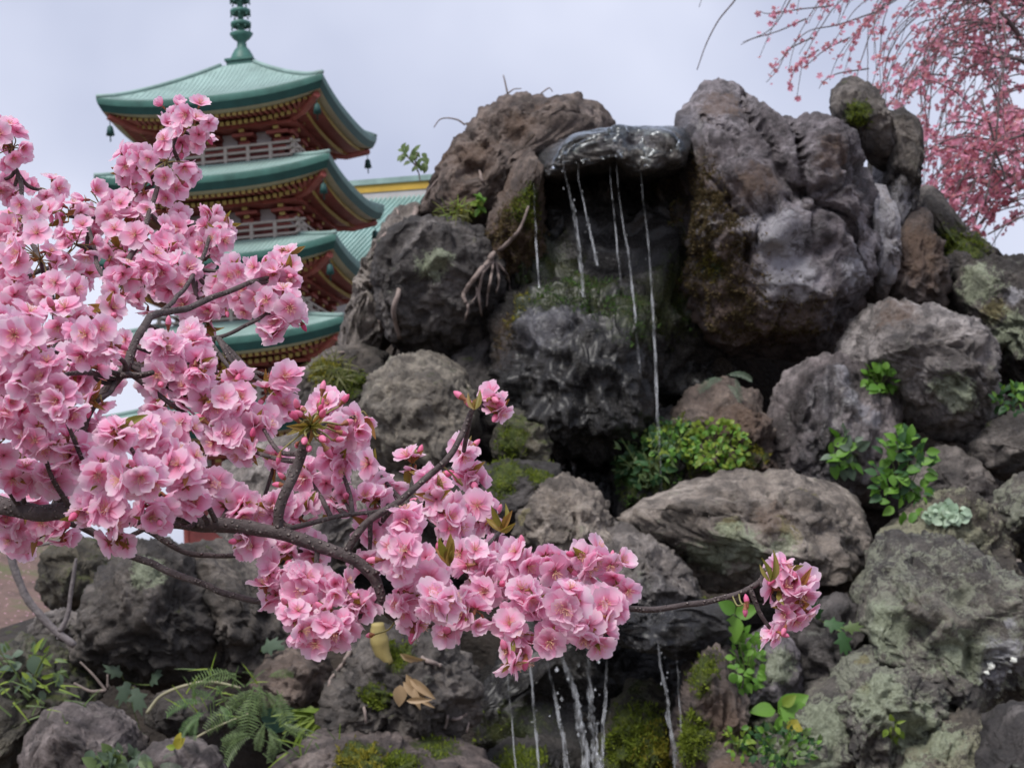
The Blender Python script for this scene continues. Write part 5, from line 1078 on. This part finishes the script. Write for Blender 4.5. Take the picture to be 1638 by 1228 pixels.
for i in range(60):      # dense curtain hanging on the right
    p0 = at(rng.uniform(1500, 1690), rng.uniform(-60, 140), rng.uniform(9.6, 10.8)); gravity_twig(p0, rng.normal(-.15, .4), int(rng.integers(14, 26)), .085, .38, .6)
for i in range(70):     # low crossing shoots with fresh bright blossoms
    p0 = at(rng.uniform(1560, 1700), rng.uniform(180, 330), rng.uniform(9.3, 10)); gravity_twig(p0, rng.normal(-.5, .6), int(rng.integers(8, 16)), .08, .55, .5, 1)
for pts in ([(1270,-10),(1235,45),(1188,68)], [(1290,30),(1245,50),(1205,62),(1185,72)], [(1330,10),(1280,15),(1230,22),(1215,18)], [(1300,60),(1262,80),(1245,110),(1226,132)], [(1310,80),(1280,100),(1270,115),(1262,140)], [(1390,110),(1340,118),(1318,130),(1310,142)], [(1360,60),(1320,80),(1290,105),(1285,108)], [(1400,20),(1340,40),(1290,52),(1250,95),(1232,120)]):
    twig([at(x, y, 9.8) for x, y in smooth_path(pts, 5)], dens=.45)
twig([at(x, y, 9.0) for x, y in smooth_path([(1200,-40),(1176,0),(1150,32),(1130,70),(1115,112)], 5)], .006, .003, 0)
for pts in ([(1640,215),(1592,235),(1560,290),(1532,345)], [(1590,235),(1605,275),(1612,300)], [(1700,330),(1640,345),(1580,375)], [(1570,160),(1590,235),(1575,330)], [(1600,120),(1596,190),(1592,240)]):
    twig([at(x, y, 9.4) for x, y in smooth_path(pts, 5)], .009, .006, .1)
# rosy plum blossom, small and rounded
def plum_geo(seed):
    rs = np.random.default_rng(seed); b = MB()
    for k in range(5):
        a_ = 2*math.pi*k/5+rs.uniform(-.1, .1); r_ = np.array((math.cos(a_), math.sin(a_), 0)); n_ = np.array((-r_[1], r_[0], 0)); z_ = np.array((0, 0, 1)); cu = rs.uniform(.15, .5)
        b.add([r_*.05, r_*.4+n_*.36+z_*.1, r_*.85+n_*.26+z_*cu, r_*.98+z_*cu, r_*.85-n_*.26+z_*cu, r_*.4-n_*.36+z_*.1], [(0, 1, 2, 3), (0, 3, 4, 5)])
    b.lathe([(0, -.25), (.12, -.15), (.14, 0), (0, .12)], 6); return np.array(b.v), b.f
PG = [plum_geo(i) for i in range(4)]; me_pl = [mesh_np('blossom', V, f_, M_plum) for V, f_ in PG]
pxs = np.array([proj(p_[0]) for p_ in PB]); inv = (pxs[:, 0] < 1650) & (pxs[:, 1] > -10) & (pxs[:, 1] < 430)
szs = np.array([(.026 if p_[1] else .020)*rng.uniform(.5, 1.3) for p_ in PB]); sc_ = szs/pxs[:, 2]*inv; top = set(np.argsort(-sc_)[:300].tolist())
vv_, ff_, n_ = [], [], 0
for i, (p_, big) in enumerate(PB):
    Rb = basis(rng.normal(0, 1, 3)-FW*.5, rng.uniform(0, 6)); j = rng.integers(4)
    if i in top: o = obj('blossom', me_pl[j], plum); o.matrix_local = M4(Rb, p_-pr_, szs[i])
    else:
        V, f_ = PG[j]; vv_.append((V@Rb.T)*szs[i]+p_-pr_); ff_ += [tuple(q+n_ for q in f2) for f2 in f_]; n_ += len(V)
tag(obj('blossom_mass', mesh_np('blossom_mass', np.concatenate(vv_), ff_, M_plum), plum), kind='stuff')
